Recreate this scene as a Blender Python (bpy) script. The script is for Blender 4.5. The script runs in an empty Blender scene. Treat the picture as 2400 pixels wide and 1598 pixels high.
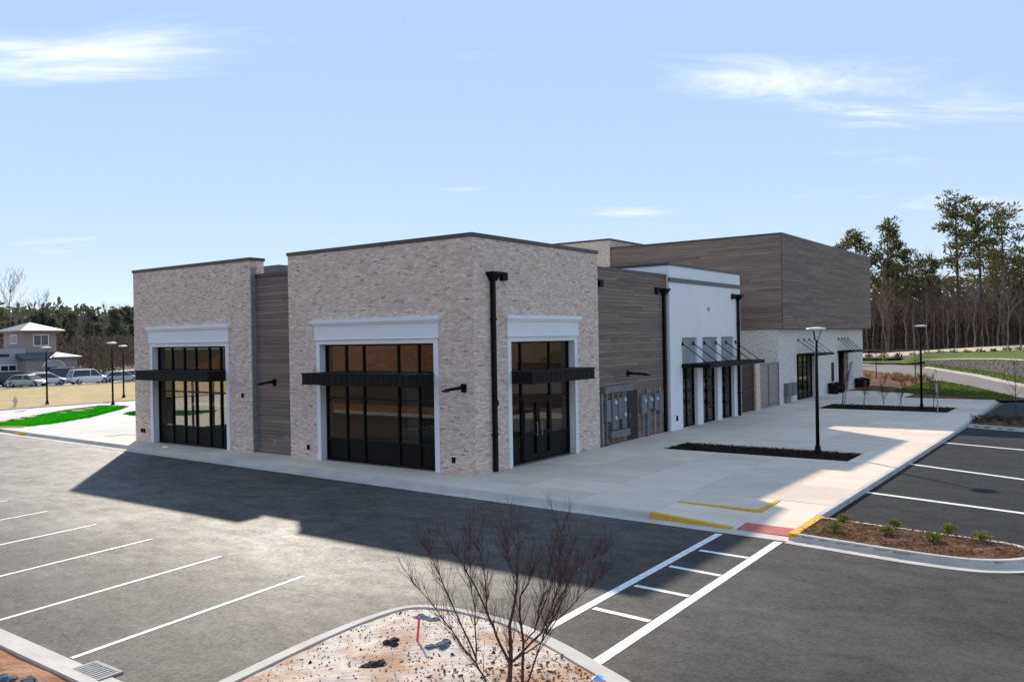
import bpy, math, random
import numpy as np
from mathutils import Vector, Matrix
R = math.radians
rng = random.Random(7)
nr = np.random.default_rng(7)
scene = bpy.context.scene
COL = scene.collection

# ------------------------------------------------------------------ camera, sky, sun, exposure
YAW, PITCH, ROLL = R(35.973), R(-0.161), R(-0.984)
CAM = Vector((16.972, -21.253, 4.43))
fwd = Vector((-math.sin(YAW) * math.cos(PITCH), math.cos(YAW) * math.cos(PITCH), math.sin(PITCH)))
rt = Vector((math.cos(YAW), math.sin(YAW), 0)); up = rt.cross(fwd)
rt2 = rt * math.cos(ROLL) + up * math.sin(ROLL); up2 = -rt * math.sin(ROLL) + up * math.cos(ROLL)
cd = bpy.data.cameras.new('camera'); cam = bpy.data.objects.new('camera', cd); COL.objects.link(cam)
m = Matrix((rt2, up2, -fwd)).transposed().to_4x4(); m.translation = CAM; cam.matrix_world = m
cd.sensor_width = 36; cd.lens = 1963.54 / 2400 * 36; cd.clip_start = 0.1; cd.clip_end = 3000
scene.camera = cam

SUN_EL, SUN_AZ = R(31.8), R(-51.5)
world = bpy.data.worlds.new('World'); scene.world = world; world.use_nodes = True
wt = world.node_tree; wn = wt.nodes; wl = wt.links
bg = wn['Background']; bg.inputs[1].default_value = 0.12
sky = wn.new('ShaderNodeTexSky'); sky.sky_type = 'NISHITA'; sky.sun_disc = False
sky.sun_elevation = SUN_EL; sky.sun_rotation = SUN_AZ
sky.air_density = 0.6; sky.dust_density = 0.0; sky.ozone_density = 2.5; sky.altitude = 200

def wmath(op, a, b=None, clamp=False):
    n = wn.new('ShaderNodeMath'); n.operation = op; n.use_clamp = clamp
    for i, v in enumerate((a, b)):
        if v is None: continue
        if isinstance(v, (int, float)): n.inputs[i].default_value = v
        else: wl.new(v, n.inputs[i])
    return n.outputs[0]
tc = wn.new('ShaderNodeTexCoord'); sp = wn.new('ShaderNodeSeparateXYZ'); wl.new(tc.outputs['Generated'], sp.inputs[0])
den = wmath('ADD', wmath('MAXIMUM', sp.outputs[2], 0.0), 0.10)
cb = wn.new('ShaderNodeCombineXYZ')
wl.new(wmath('DIVIDE', sp.outputs[0], den), cb.inputs[0]); wl.new(wmath('DIVIDE', sp.outputs[1], den), cb.inputs[1])
mr_ = wn.new('ShaderNodeMapping'); mr_.inputs['Rotation'].default_value = (0, 0, R(-36)); wl.new(cb.outputs[0], mr_.inputs['Vector'])
mp = wn.new('ShaderNodeMapping'); mp.inputs['Scale'].default_value = (0.42, 1.1, 1); wl.new(mr_.outputs[0], mp.inputs['Vector'])
mpo = wn.new('ShaderNodeVectorMath'); mpo.inputs[1].default_value = (-3.3, 7.7, 0); wl.new(mp.outputs[0], mpo.inputs[0])
nz = wn.new('ShaderNodeTexNoise'); nz.inputs['Scale'].default_value = 1.9; nz.inputs['Detail'].default_value = 9; nz.inputs['Roughness'].default_value = 0.66; nz.inputs['Distortion'].default_value = 0.55
wl.new(mpo.outputs[0], nz.inputs['Vector'])
nb = wn.new('ShaderNodeTexNoise'); nb.inputs['Scale'].default_value = 0.5; nb.inputs['Detail'].default_value = 3
wl.new(mpo.outputs[0], nb.inputs['Vector'])
def at_cloud(px, py, rad, amp):            # where a wisp of cirrus drifts: a direction in the sky, not a place in the picture
    d = fwd + rt2 * ((px - 1200) / 1963.54) - up2 * ((py - 799) / 1963.54); d.normalize()
    k = max(d.z, 0) + 0.10
    v = wn.new('ShaderNodeVectorMath'); v.operation = 'DISTANCE'
    mm = Matrix.Rotation(R(-36), 3, 'Z') @ Vector((d.x / k, d.y / k, 0)); v.inputs[1].default_value = (mm.x * 0.42, mm.y * 1.1, 0)
    wl.new(mp.outputs[0], v.inputs[0])
    mr = wn.new('ShaderNodeMapRange'); mr.interpolation_type = 'SMOOTHSTEP'
    mr.inputs[1].default_value = 0; mr.inputs[2].default_value = rad; mr.inputs[3].default_value = amp; mr.inputs[4].default_value = 0
    wl.new(v.outputs['Value'], mr.inputs[0]); return mr.outputs[0]
bias = None
for a in ((2050, 240, 0.5, 0.22), (1850, 180, 0.25, 0.10), (130, 120, 0.42, 0.27), (1075, 125, 0.18, 0.17), (1075, 446, 0.14, 0.24), (1500, 500, 0.25, 0.22), (560, 335, .2, .08), (2300, 470, .4, .08)):
    o = at_cloud(*a); bias = o if bias is None else wmath('ADD', bias, o)
den_c = wmath('ADD', wmath('ADD', nz.outputs[0], wmath('MULTIPLY', nb.outputs[0], 0.35)), bias)
cr = wn.new('ShaderNodeMapRange'); cr.interpolation_type = 'SMOOTHSTEP'
cr.inputs[1].default_value = 0.78; cr.inputs[2].default_value = 1.20; cr.inputs[3].default_value = 0; cr.inputs[4].default_value = 0.8
wl.new(den_c, cr.inputs[0])
hz = wn.new('ShaderNodeMapRange'); hz.interpolation_type = 'SMOOTHSTEP'      # clouds thin out right at the horizon
hz.inputs[1].default_value = 0.0; hz.inputs[2].default_value = 0.10; wl.new(sp.outputs[2], hz.inputs[0])
mx = wn.new('ShaderNodeMix'); mx.data_type = 'RGBA'
wl.new(wmath('MULTIPLY', cr.outputs[0], hz.outputs[0]), mx.inputs[0]); 
gm = wn.new('ShaderNodeGamma'); gm.inputs[1].default_value = 0.12; wl.new(sky.outputs[0], gm.inputs[0])      # softer contrast between zenith and horizon, alike in every direction
hs = wn.new('ShaderNodeHueSaturation'); hs.inputs['Hue'].default_value = 0.511; hs.inputs['Saturation'].default_value = 3.6; hs.inputs['Value'].default_value = 2.28; wl.new(gm.outputs[0], hs.inputs['Color'])
wl.new(hs.outputs[0], mx.inputs[6]); mx.inputs[7].default_value = (4.6, 4.5, 4.45, 1)
wl.new(mx.outputs[2], bg.inputs[0])

sd = bpy.data.lights.new('sun', 'SUN'); sun = bpy.data.objects.new('sun', sd); COL.objects.link(sun)
sd.energy = 1.95; sd.angle = R(0.9); sd.color = (1.0, 0.91, 0.79)
sun.rotation_euler = Vector((10.1, -8.04, -8.0)).to_track_quat('-Z', 'Y').to_euler(); sun.location = (-40, 40, 40)
vs = scene.view_settings; vs.view_transform = 'Standard'; vs.look = 'None'; vs.gamma = 1; vs.exposure = 1.56; vs.use_curve_mapping = False

# ------------------------------------------------------------------ helpers
BASE = {}          # object name -> world position of the thing it belongs to
class MB:
    def __init__(s): s.v = []; s.f = []; s.t = None
    def quadmesh(s, vs, fs):
        o = len(s.v); s.v.extend(vs); s.f.extend([tuple(i + o for i in f) for f in fs]); return s
    def box(s, x0, x1, y0, y1, z0, z1):
        if x0 > x1: x0, x1 = x1, x0
        if y0 > y1: y0, y1 = y1, y0
        if z0 > z1: z0, z1 = z1, z0
        return s.quadmesh([(x0, y0, z0), (x1, y0, z0), (x1, y1, z0), (x0, y1, z0), (x0, y0, z1), (x1, y0, z1), (x1, y1, z1), (x0, y1, z1)],
                          [(0, 3, 2, 1), (4, 5, 6, 7), (0, 1, 5, 4), (1, 2, 6, 5), (2, 3, 7, 6), (3, 0, 4, 7)])
    def prism(s, pts, z0, z1):            # pts counter-clockwise
        n = len(pts)
        vs = [(x, y, z0) for x, y in pts] + [(x, y, z1) for x, y in pts]
        fs = [tuple(range(n - 1, -1, -1)), tuple(range(n, 2 * n))] + [(i, (i + 1) % n, n + (i + 1) % n, n + i) for i in range(n)]
        return s.quadmesh(vs, fs)
    def sheet(s, pts, z):
        return s.quadmesh([(p[0], p[1], z if len(p) < 3 else p[2]) for p in pts], [tuple(range(len(pts)))])
    def path(s, pts, rads, n=6, cap=True):
        pts = [Vector(p) for p in pts]; rings = []
        for i, p in enumerate(pts):
            d = (pts[min(i + 1, len(pts) - 1)] - pts[max(i - 1, 0)]); d = d.normalized() if d.length > 1e-9 else Vector((0, 0, 1))
            a = d.cross(Vector((0, 0, 1)) if abs(d.z) < .9 else Vector((1, 0, 0))).normalized(); b = d.cross(a)
            r = rads[i] if not isinstance(rads, (int, float)) else rads
            rings.append([tuple(p + (a * math.cos(2 * math.pi * k / n) + b * math.sin(2 * math.pi * k / n)) * r) for k in range(n)])
        vs = [q for rg in rings for q in rg]; fs = []
        for i in range(len(rings) - 1):
            for k in range(n): fs.append((i * n + k, i * n + (k + 1) % n, (i + 1) * n + (k + 1) % n, (i + 1) * n + k))
        if cap: fs += [tuple(range(n - 1, -1, -1)), tuple((len(rings) - 1) * n + k for k in range(n))]
        return s.quadmesh(vs, fs)
    def lathe(s, c, prof, n=20):          # prof: (radius, z) bottom to top
        vs = []; fs = []
        for r, z in prof: vs += [(c[0] + r * math.cos(2 * math.pi * k / n), c[1] + r * math.sin(2 * math.pi * k / n), c[2] + z) for k in range(n)]
        for i in range(len(prof) - 1):
            for k in range(n): fs.append((i * n + k, i * n + (k + 1) % n, (i + 1) * n + (k + 1) % n, (i + 1) * n + k))
        fs += [tuple(range(n - 1, -1, -1)), tuple((len(prof) - 1) * n + k for k in range(n))]
        return s.quadmesh(vs, fs)
    def sweep(s, pts, prof, gap=0):       # pts 2D path, prof (offset to the left, z)
        P = [Vector(p) for p in pts]; k = len(prof); rows = []
        for i, p in enumerate(P):
            a = (P[i] - P[i - 1]).normalized() if i else None; b = (P[i + 1] - P[i]).normalized() if i < len(P) - 1 else None
            a = a or b; b = b or a; na = Vector((-a.y, a.x)); nb_ = Vector((-b.y, b.x)); mt = (na + nb_); mt = mt / max(mt.dot(na), .2)
            rows.append([(p.x + mt.x * o, p.y + mt.y * o, z) for o, z in prof])
        vs = [q for r_ in rows for q in r_]; fs = []
        for i in range(len(rows) - 1):
            for j in range(k): fs.append((i * k + j, (i + 1) * k + j, (i + 1) * k + (j + 1) % k, i * k + (j + 1) % k))
        fs += [tuple(range(k)), tuple((len(rows) - 1) * k + j for j in range(k - 1, -1, -1))]
        return s.quadmesh(vs, fs)
    def leaf(s, p, size, d=None, asp=0.5):
        if d is None: d = Vector((rng.gauss(0, 1), rng.gauss(0, 1), rng.gauss(0, 1)))
        d = Vector(d).normalized(); a = d.cross(Vector((rng.gauss(0, 1), rng.gauss(0, 1), rng.gauss(0, 1)))).normalized()
        p = Vector(p); w = a * size * asp * .5; e = d * size
        return s.quadmesh([tuple(p - w * .6), tuple(p + w * .6), tuple(p + e * .6 + w), tuple(p + e), tuple(p + e * .6 - w)], [(0, 1, 2, 3, 4)])
    def cloud(s, c, rad, n, size, asp=.35, upw=0.0):
        for _ in range(n):
            v = Vector((rng.gauss(0, 1), rng.gauss(0, 1), rng.gauss(0, 1))).normalized() * (rng.random() ** .45)
            p = (c[0] + v.x * rad[0], c[1] + v.y * rad[1], c[2] + v.z * rad[2])
            d = Vector((v.x + rng.gauss(0, .6), v.y + rng.gauss(0, .6), v.z + rng.gauss(0, .6) + upw))
            s.leaf(p, size * rng.uniform(.6, 1.3), d, asp)
    def build(s, name, mat, parent=None, smooth=False, label=None, cat=None, group=None, kind=None, bevel=0):
        b = BASE.get(parent.name, Vector((0, 0, 0))) if parent else Vector((0, 0, 0))
        me = bpy.data.meshes.new(name)
        me.from_pydata([(x - b.x, y - b.y, z - b.z) for x, y, z in s.v], [], s.f)
        me.materials.append(mat)
        if smooth: me.polygons.foreach_set('use_smooth', [True] * len(me.polygons))
        if s.t is not None:
            at = me.attributes.new('tint', 'FLOAT', 'POINT'); at.data.foreach_set('value', s.t)
        me.update()
        o = bpy.data.objects.new(name, me); COL.objects.link(o)
        if parent: o.parent = parent; BASE[o.name] = b
        if bevel:
            bm = o.modifiers.new('bevel', 'BEVEL'); bm.width = bevel; bm.segments = 2; bm.limit_method = 'ANGLE'
        tag(o, label, cat, group, kind); return o
def tag(o, label=None, cat=None, group=None, kind=None):
    if label: o['label'] = label
    if cat: o['category'] = cat
    if group: o['group'] = group
    if kind: o['kind'] = kind
    return o
def thing(name, label, cat, loc, group=None):
    o = bpy.data.objects.new(name, None); COL.objects.link(o); o.location = loc; o.empty_display_size = .3
    BASE[o.name] = Vector(loc); return tag(o, label, cat, group)
def dup(root, loc, rotz=0, sc=1.0, label=None):
    r = root.copy(); COL.objects.link(r); r.location = loc; r.rotation_euler = (0, 0, rotz); r.scale = (sc, sc, sc)
    if label: r['label'] = label
    for ch in list(root.children):
        c = ch.copy(); COL.objects.link(c); c.parent = r
        for g in list(ch.children):
            d = g.copy(); COL.objects.link(d); d.parent = c
    return r
def inst(name, mesh, parent, loc, scale=(1, 1, 1), rotz=0):     # a piece that shares its mesh
    o = bpy.data.objects.new(name, mesh); COL.objects.link(o); b = BASE.get(parent.name, Vector((0, 0, 0)))
    o.parent = parent; o.location = Vector(loc) - b; o.scale = scale; o.rotation_euler = (0, 0, rotz); BASE[o.name] = Vector((0, 0, 0)); return o
def umesh(mb, name, mat_):
    me = bpy.data.meshes.new(name); me.from_pydata(mb.v, [], mb.f); me.materials.append(mat_)
    if mb.t is not None: me.attributes.new('tint', 'FLOAT', 'POINT').data.foreach_set('value', mb.t)
    me.update(); return me
def inpoly(x, y, P):
    c = False; j = len(P) - 1
    for i in range(len(P)):
        if (P[i][1] > y) != (P[j][1] > y) and x < (P[j][0] - P[i][0]) * (y - P[i][1]) / (P[j][1] - P[i][1]) + P[i][0]: c = not c
        j = i
    return c
def edge_dist(x, y, P):
    best = 1e9
    for i in range(len(P)):
        a = P[i - 1]; b = P[i]; dx, dy = b[0] - a[0], b[1] - a[1]; L = dx * dx + dy * dy + 1e-12
        t = min(1, max(0, ((x - a[0]) * dx + (y - a[1]) * dy) / L)); best = min(best, math.hypot(x - a[0] - t * dx, y - a[1] - t * dy))
    return best
def vnoise(x, y, s=0):
    return (math.sin(x * 1.7 + s) * math.cos(y * 2.3 - s) + .6 * math.sin(x * 4.1 - y * 3.3 + s) + .35 * math.sin(x * 9.3 + y * 7.7 + s * 2) + .2 * math.cos(x * 17 - y * 19)) / 2.15
def bed(P, step, zfun):                     # uneven ground that fills an outline
    mb = MB(); xs = [p[0] for p in P]; ys = [p[1] for p in P]; ids = {}
    nx = int((max(xs) - min(xs)) / step) + 2; ny = int((max(ys) - min(ys)) / step) + 2
    def vid(i, j):
        if (i, j) not in ids:
            x = min(xs) + (i - .5) * step; y = min(ys) + (j - .5) * step; ids[(i, j)] = len(mb.v); mb.v.append((x, y, zfun(x, y, edge_dist(x, y, P))))
        return ids[(i, j)]
    for i in range(nx):
        for j in range(ny):
            if inpoly(min(xs) + i * step, min(ys) + j * step, P): mb.f.append((vid(i, j), vid(i + 1, j), vid(i + 1, j + 1), vid(i, j + 1)))
    return mb

# ------------------------------------------------------------------ materials
def mat(name, c, c2=None, sc=4.0, rough=0.8, spec=0.3, metal=0, bump=0.0, bsc=40.0, rnd=0.0, stretch=(1, 1, 1), detail=6, c3=None, sc3=.4, f3=.6, tint=None, lo=.35, hi=.65, bdist=.02, sub=0):
    M = bpy.data.materials.new(name); M.use_nodes = True; nt = M.node_tree; N = nt.nodes; L = nt.links; b = N['Principled BSDF']
    b.inputs['Roughness'].default_value = rough; b.inputs['Metallic'].default_value = metal; b.inputs['Specular IOR Level'].default_value = spec
    geo = N.new('ShaderNodeNewGeometry'); mpn = N.new('ShaderNodeMapping'); mpn.inputs['Scale'].default_value = stretch; L.new(geo.outputs['Position'], mpn.inputs[0])
    vec = mpn.outputs[0]
    if rnd:                                 # each piece takes its grain from another part of the noise
        oi = N.new('ShaderNodeObjectInfo'); va = N.new('ShaderNodeVectorMath'); va.operation = 'ADD'
        vm = N.new('ShaderNodeMath'); vm.operation = 'MULTIPLY'; vm.inputs[1].default_value = 37; L.new(oi.outputs['Random'], vm.inputs[0])
        L.new(mpn.outputs[0], va.inputs[0]); L.new(vm.outputs[0], va.inputs[1]); vec = va.outputs[0]
    def noise(s, d, lo_, hi_):
        n = N.new('ShaderNodeTexNoise'); n.inputs['Scale'].default_value = s; n.inputs['Detail'].default_value = d; L.new(vec, n.inputs['Vector'])
        r = N.new('ShaderNodeMapRange'); r.inputs[1].default_value = lo_; r.inputs[2].default_value = hi_; L.new(n.outputs[0], r.inputs[0]); return r.outputs[0]
    def mix(f, a, b_):
        n = N.new('ShaderNodeMix'); n.data_type = 'RGBA'
        for k, v in ((0, f), (6, a), (7, b_)):
            if isinstance(v, float): n.inputs[k].default_value = v
            elif isinstance(v, tuple): n.inputs[k].default_value = v + (1,)
            else: L.new(v, n.inputs[k])
        return n.outputs[2]
    col = None
    if tint:
        at = N.new('ShaderNodeAttribute'); at.attribute_name = 'tint'; rp = N.new('ShaderNodeValToRGB'); rp.color_ramp.interpolation = 'CONSTANT'
        el = rp.color_ramp.elements
        while len(el) < len(tint): el.new(.5)
        for e, (p, cc) in zip(el, tint): e.position = p; e.color = cc + (1,)
        L.new(at.outputs['Fac'], rp.inputs[0]); col = rp.outputs[0]
        if c2: col = mix(noise(sc, detail, lo, hi), col, c2)
    elif c2: col = mix(noise(sc, detail, lo, hi), c, c2)
    if c3:
        f = noise(sc3, 4, .45, .7); mm_ = N.new('ShaderNodeMath'); mm_.operation = 'MULTIPLY'; mm_.inputs[1].default_value = f3; L.new(f, mm_.inputs[0])
        col = mix(mm_.outputs[0], col if col is not None else c, c3)
    if rnd:
        hv = N.new('ShaderNodeHueSaturation'); mr = N.new('ShaderNodeMapRange'); mr.inputs[3].default_value = 1 - rnd; mr.inputs[4].default_value = 1 + rnd
        ta = N.new('ShaderNodeAttribute'); ta.attribute_name = 'tint'; ad_ = N.new('ShaderNodeMath'); ad_.operation = 'ADD'; fc = N.new('ShaderNodeMath'); fc.operation = 'FRACT'
        L.new(oi.outputs['Random'], ad_.inputs[0]); L.new(ta.outputs['Fac'], ad_.inputs[1]); L.new(ad_.outputs[0], fc.inputs[0]); L.new(ad_.outputs[0], vm.inputs[0])
        L.new(fc.outputs[0], mr.inputs[0]); L.new(mr.outputs[0], hv.inputs['Value'])
        if col is not None: L.new(col, hv.inputs['Color'])
        else: hv.inputs['Color'].default_value = c + (1,)
        col = hv.outputs[0]
    if col is not None: L.new(col, b.inputs['Base Color'])
    else: b.inputs['Base Color'].default_value = c + (1,)
    if bump:
        n = N.new('ShaderNodeTexNoise'); n.inputs['Scale'].default_value = bsc; n.inputs['Detail'].default_value = 5; L.new(vec, n.inputs['Vector'])
        bp = N.new('ShaderNodeBump'); bp.inputs['Strength'].default_value = bump; bp.inputs['Distance'].default_value = bdist; L.new(n.outputs[0], bp.inputs['Height']); L.new(bp.outputs[0], b.inputs['Normal'])
    if sub:
        tr = N.new('ShaderNodeBsdfTranslucent'); ms = N.new('ShaderNodeMixShader'); ms.inputs[0].default_value = sub
        if col is not None: L.new(col, tr.inputs[0])
        else: tr.inputs[0].default_value = c + (1,)
        L.new(b.outputs[0], ms.inputs[1]); L.new(tr.outputs[0], ms.inputs[2]); L.new(ms.outputs[0], N['Material Output'].inputs[0])
    return M
def glass(name, tint=(.5, .5, .5), rough=0.01):
    M = bpy.data.materials.new(name); M.use_nodes = True; nt = M.node_tree; N = nt.nodes; L = nt.links; N.remove(N['Principled BSDF'])
    t = N.new('ShaderNodeBsdfTransparent'); t.inputs[0].default_value = tint + (1,); g = N.new('ShaderNodeBsdfGlossy'); g.inputs['Roughness'].default_value = rough
    fr = N.new('ShaderNodeFresnel'); fr.inputs[0].default_value = 1.75; ms = N.new('ShaderNodeMixShader')
    ge = N.new('ShaderNodeNewGeometry'); sb = N.new('ShaderNodeMath'); sb.operation = 'SUBTRACT'; sb.inputs[0].default_value = 1; L.new(ge.outputs['Backfacing'], sb.inputs[1]); mu = N.new('ShaderNodeMath'); mu.operation = 'MULTIPLY'; L.new(fr.outputs[0], mu.inputs[0]); L.new(sb.outputs[0], mu.inputs[1])
    L.new(mu.outputs[0], ms.inputs[0]); L.new(t.outputs[0], ms.inputs[1]); L.new(g.outputs[0], ms.inputs[2]); L.new(ms.outputs[0], N['Material Output'].inputs[0]); return M

BR = [(0.0, (.77, .60, .485)), (.28, (.71, .535, .425)), (.48, (.85, .71, .585)), (.64, (.66, .46, .375)), (.78, (.60, .455, .375)), (.90, (.38, .285, .235)), (.94, (.90, .78, .67))]
m_brick = mat('whitewashed_brick', (.5, .42, .37), (.83, .71, .59), 15.0, .9, .2, bump=.7, bsc=34, tint=BR, lo=.40, hi=.72, bdist=.014)
m_mortar = mat('mortar', (.44, .36, .29), (.62, .53, .44), 6, .95, .1)
m_coping = mat('coping_metal', (.055, .042, .038), (.07, .055, .05), 3, .45, .5)
m_white = mat('white_trim', (.86, .85, .83), (.83, .82, .80), 2, .55, .4)
m_stucco = mat('white_stucco', (.88, .87, .85), (.85, .84, .82), 1.2, .8, .25, bump=.1, bsc=120, c3=(.82, .81, .79), sc3=.5, f3=.4)
m_black = mat('black_metal', (.005, .0045, .0045), (.008, .007, .007), 8, .55, .15)
m_frame = mat('dark_bronze_frame', (.004, .0035, .003), None, rough=.45, spec=.2)
m_canopy = mat('canopy_metal', (.007, .0055, .005), (.011, .009, .008), 5, .55, .18, rnd=.25)
m_board = mat('wood_look_board', (.262, .190, .150), (.160, .118, .095), 2.2, .7, .3, bump=.25, bsc=9, rnd=.19, stretch=(.5, .5, 14), lo=.3, hi=.7, c3=(.32, .235, .185), sc3=1.0, f3=.6)
m_back = mat('sheathing', (.03, .025, .022), None, rough=.9)
m_glass = glass('storefront_glass', (.78, .77, .73))
m_inside = mat('interior_wall', (.30, .175, .085), (.20, .12, .06), .35, .9, .1)
m_infloor = mat('interior_floor', (.32, .29, .25), (.25, .23, .2), .8, .6, .3)
m_roof = mat('roof_membrane', (.45, .44, .42), (.38, .37, .36), .8, .85, .2)
m_grey = mat('grey_panel', (.36, .36, .37), (.33, .33, .34), 2, .7, .3)
m_dgrey = mat('slate_band', (.10, .11, .12), None, rough=.5, spec=.4)
m_conc = mat('plaza_concrete', (.75, .62, .485), (.67, .55, .425), 1.1, .82, .25, bump=.12, bsc=90, rnd=.085, c3=(.58, .49, .39), sc3=.35, f3=.6, stretch=(.6, 1.0, 1))
m_kerb = mat('kerb_concrete', (.60, .545, .475), (.52, .475, .41), 2.0, .85, .2, bump=.2, bsc=80, c3=(.38, .36, .33), sc3=.8, f3=.5)
m_walk = mat('sunny_walk_concrete', (.60, .565, .52), (.54, .51, .47), .5, .85, .2, bump=.1, bsc=60, rnd=.03)
m_paint = mat('white_road_paint', (.80, .79, .77), (.40, .39, .37), 16, .7, .3, lo=.50, hi=.78)
m_yellow = mat('yellow_kerb_paint', (.72, .42, .03), (.62, .35, .03), 6, .6, .4, bump=.1)
m_red = mat('red_tactile_mat', (.52, .14, .10), (.45, .11, .08), 6, .7, .3, bump=.4, bsc=45)
m_mulch = mat('dark_mulch', (.045, .022, .016), (.018, .009, .007), 22, .95, .1, bump=1.0, bsc=50, bdist=.05)
m_mulch2 = mat('pine_straw', (.20, .105, .06), (.075, .038, .024), 18, .95, .1, bump=1.0, bsc=40, bdist=.05, c3=(.33, .19, .11), sc3=2)
m_grass = mat('green_turf', (.010, .22, .004), (.018, .27, .005), 5, 1.0, .0, c3=(.06, .24, .02), sc3=.7, f3=.25)
m_grass2 = mat('spring_grass', (.10, .15, .02), (.16, .19, .035), 3, .85, .2, c3=(.07, .11, .015), sc3=.5, f3=.6, sub=.25)
m_lawn = mat('dormant_lawn', (.52, .38, .20), (.40, .29, .14), .8, .95, .1, c3=(.34, .31, .10), sc3=.10, f3=.55, bump=.5, bsc=9, bdist=.05)
m_dirt = mat('bare_ground', (.22, .17, .11), (.16, .125, .08), .6, .95, .1)
m_clay = mat('red_clay', (.40, .20, .105), (.28, .125, .065), 1.6, .95, .1, bump=.8, bsc=25, bdist=.04, c3=(.50, .33, .22), sc3=.9, f3=.7)
m_sand = mat('sandy_fill', (.66, .575, .49), (.50, .405, .32), 5.5, .95, .05, bump=.45, bsc=30, bdist=.02, c3=(.42, .215, .10), sc3=.85, f3=1.0, lo=.38, hi=.68)
m_asph = bpy.data.materials.new('asphalt')
def asphalt(M, dark, light, rough0, spec=.5, glare_lanes=False):
    M.use_nodes = True; nt = M.node_tree; N = nt.nodes; L = nt.links; b = N['Principled BSDF']; b.inputs['Specular IOR Level'].default_value = spec
    g = N.new('ShaderNodeNewGeometry')
    def noise(s, d, st, lo, hi, a=0., z=1., rot=0):
        mp_ = N.new('ShaderNodeMapping'); mp_.inputs['Scale'].default_value = st; mp_.inputs['Rotation'].default_value = (0, 0, rot); L.new(g.outputs['Position'], mp_.inputs[0])
        n = N.new('ShaderNodeTexNoise'); n.inputs['Scale'].default_value = s; n.inputs['Detail'].default_value = d; n.inputs['Roughness'].default_value = .6; L.new(mp_.outputs[0], n.inputs['Vector'])
        r = N.new('ShaderNodeMapRange'); r.inputs[1].default_value = lo; r.inputs[2].default_value = hi; r.inputs[3].default_value = a; r.inputs[4].default_value = z; L.new(n.outputs[0], r.inputs[0]); return r.outputs[0]
    def mathn(op, a, b_):
        n = N.new('ShaderNodeMath'); n.operation = op
        for i, v in enumerate((a, b_)):
            if isinstance(v, float): n.inputs[i].default_value = v
            else: L.new(v, n.inputs[i])
        return n.outputs[0]
    big = noise(.22, 5, (1, 1, 1), .32, .68); lane = noise(.5, 4, (.06, 1.0, 1), .35, .68); fine = noise(16, 9, (1, 1, 1), .33, .67); blot = noise(1.1, 6, (.45, 1, 1), .50, .78)
    f = mathn('ADD', mathn('MULTIPLY', big, .35), mathn('ADD', mathn('MULTIPLY', lane, .20), mathn('MULTIPLY', fine, .45)))
    midn = noise(2.4, 10, (.7, 1, 1), .30, .70); stain = noise(.75, 6, (1, 1, 1), .56, .70); streak = noise(1.3, 5, (.10, 1.6, 1), .54, .70, rot=.35)
    f = mathn('MULTIPLY', mathn('ADD', mathn('MULTIPLY', f, .62), mathn('MULTIPLY', midn, .38)), mathn('SUBTRACT', 1., mathn('MULTIPLY', blot, .30)))
    f = mathn('MULTIPLY', f, mathn('SUBTRACT', 1., mathn('MULTIPLY', mathn('MAXIMUM', stain, mathn('MULTIPLY', streak, .5)), .34)))
    if glare_lanes:                                # sun glare painted in with lane wear: lane paler, stalls and right side darker
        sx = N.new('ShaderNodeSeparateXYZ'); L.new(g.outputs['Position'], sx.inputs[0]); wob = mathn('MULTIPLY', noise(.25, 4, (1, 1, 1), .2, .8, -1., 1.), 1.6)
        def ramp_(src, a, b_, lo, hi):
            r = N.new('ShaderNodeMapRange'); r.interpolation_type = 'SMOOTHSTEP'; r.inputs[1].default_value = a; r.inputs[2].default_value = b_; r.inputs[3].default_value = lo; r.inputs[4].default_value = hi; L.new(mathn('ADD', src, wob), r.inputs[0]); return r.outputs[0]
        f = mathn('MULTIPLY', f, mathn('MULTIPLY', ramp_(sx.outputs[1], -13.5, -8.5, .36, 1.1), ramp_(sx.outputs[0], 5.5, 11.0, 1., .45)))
    mxn = N.new('ShaderNodeMix'); mxn.data_type = 'RGBA'; L.new(f, mxn.inputs[0]); mxn.inputs[6].default_value = dark + (1,); mxn.inputs[7].default_value = light + (1,); L.new(mxn.outputs[2], b.inputs['Base Color'])
    L.new(mathn('ADD', mathn('MULTIPLY', f, -.10), rough0), b.inputs['Roughness'])
    L.new(mathn('MULTIPLY', mathn('ADD', mathn('MULTIPLY', fine, .30), mathn('ADD', mathn('MULTIPLY', f, 1.0), .22)), spec), b.inputs['Specular IOR Level'])
    bp = N.new('ShaderNodeBump'); bp.inputs['Strength'].default_value = .35; bp.inputs['Distance'].default_value = .01; L.new(noise(70, 4, (1, 1, 1), 0, 1), bp.inputs['Height']); L.new(bp.outputs[0], b.inputs['Normal'])
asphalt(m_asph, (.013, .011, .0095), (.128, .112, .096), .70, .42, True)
m_road = bpy.data.materials.new('side_road_asphalt'); asphalt(m_road, (.16, .14, .122), (.27, .235, .205), .85, .2)
m_asph2 = bpy.data.materials.new('new_asphalt'); asphalt(m_asph2, (.014, .0135, .0135), (.026, .025, .0245), .85, .2)
m_bark = mat('grey_bark', (.13, .10, .08), (.07, .05, .04), 6, .9, .2)
m_twig = mat('red_brown_twig', (.105, .050, .038), (.06, .034, .028), 6, .8, .3)
m_bare = mat('bare_tree_bark', (.32, .245, .195), (.18, .135, .105), 1.5, .9, .2, rnd=.35)
m_pbark = mat('pine_bark', (.16, .10, .07), (.08, .05, .038), 2, .9, .2)
m_pine = mat('pine_needles', (.085, .090, .032), (.16, .14, .055), .5, .8, .2, rnd=.25, sub=.4)
m_pine2 = mat('far_evergreen', (.10, .11, .072), (.145, .145, .092), .3, .85, .2, rnd=.30, sub=.35)
m_wood = mat('wood_understory', (.27, .185, .13), (.14, .098, .072), .25, .95, .1)
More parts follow.
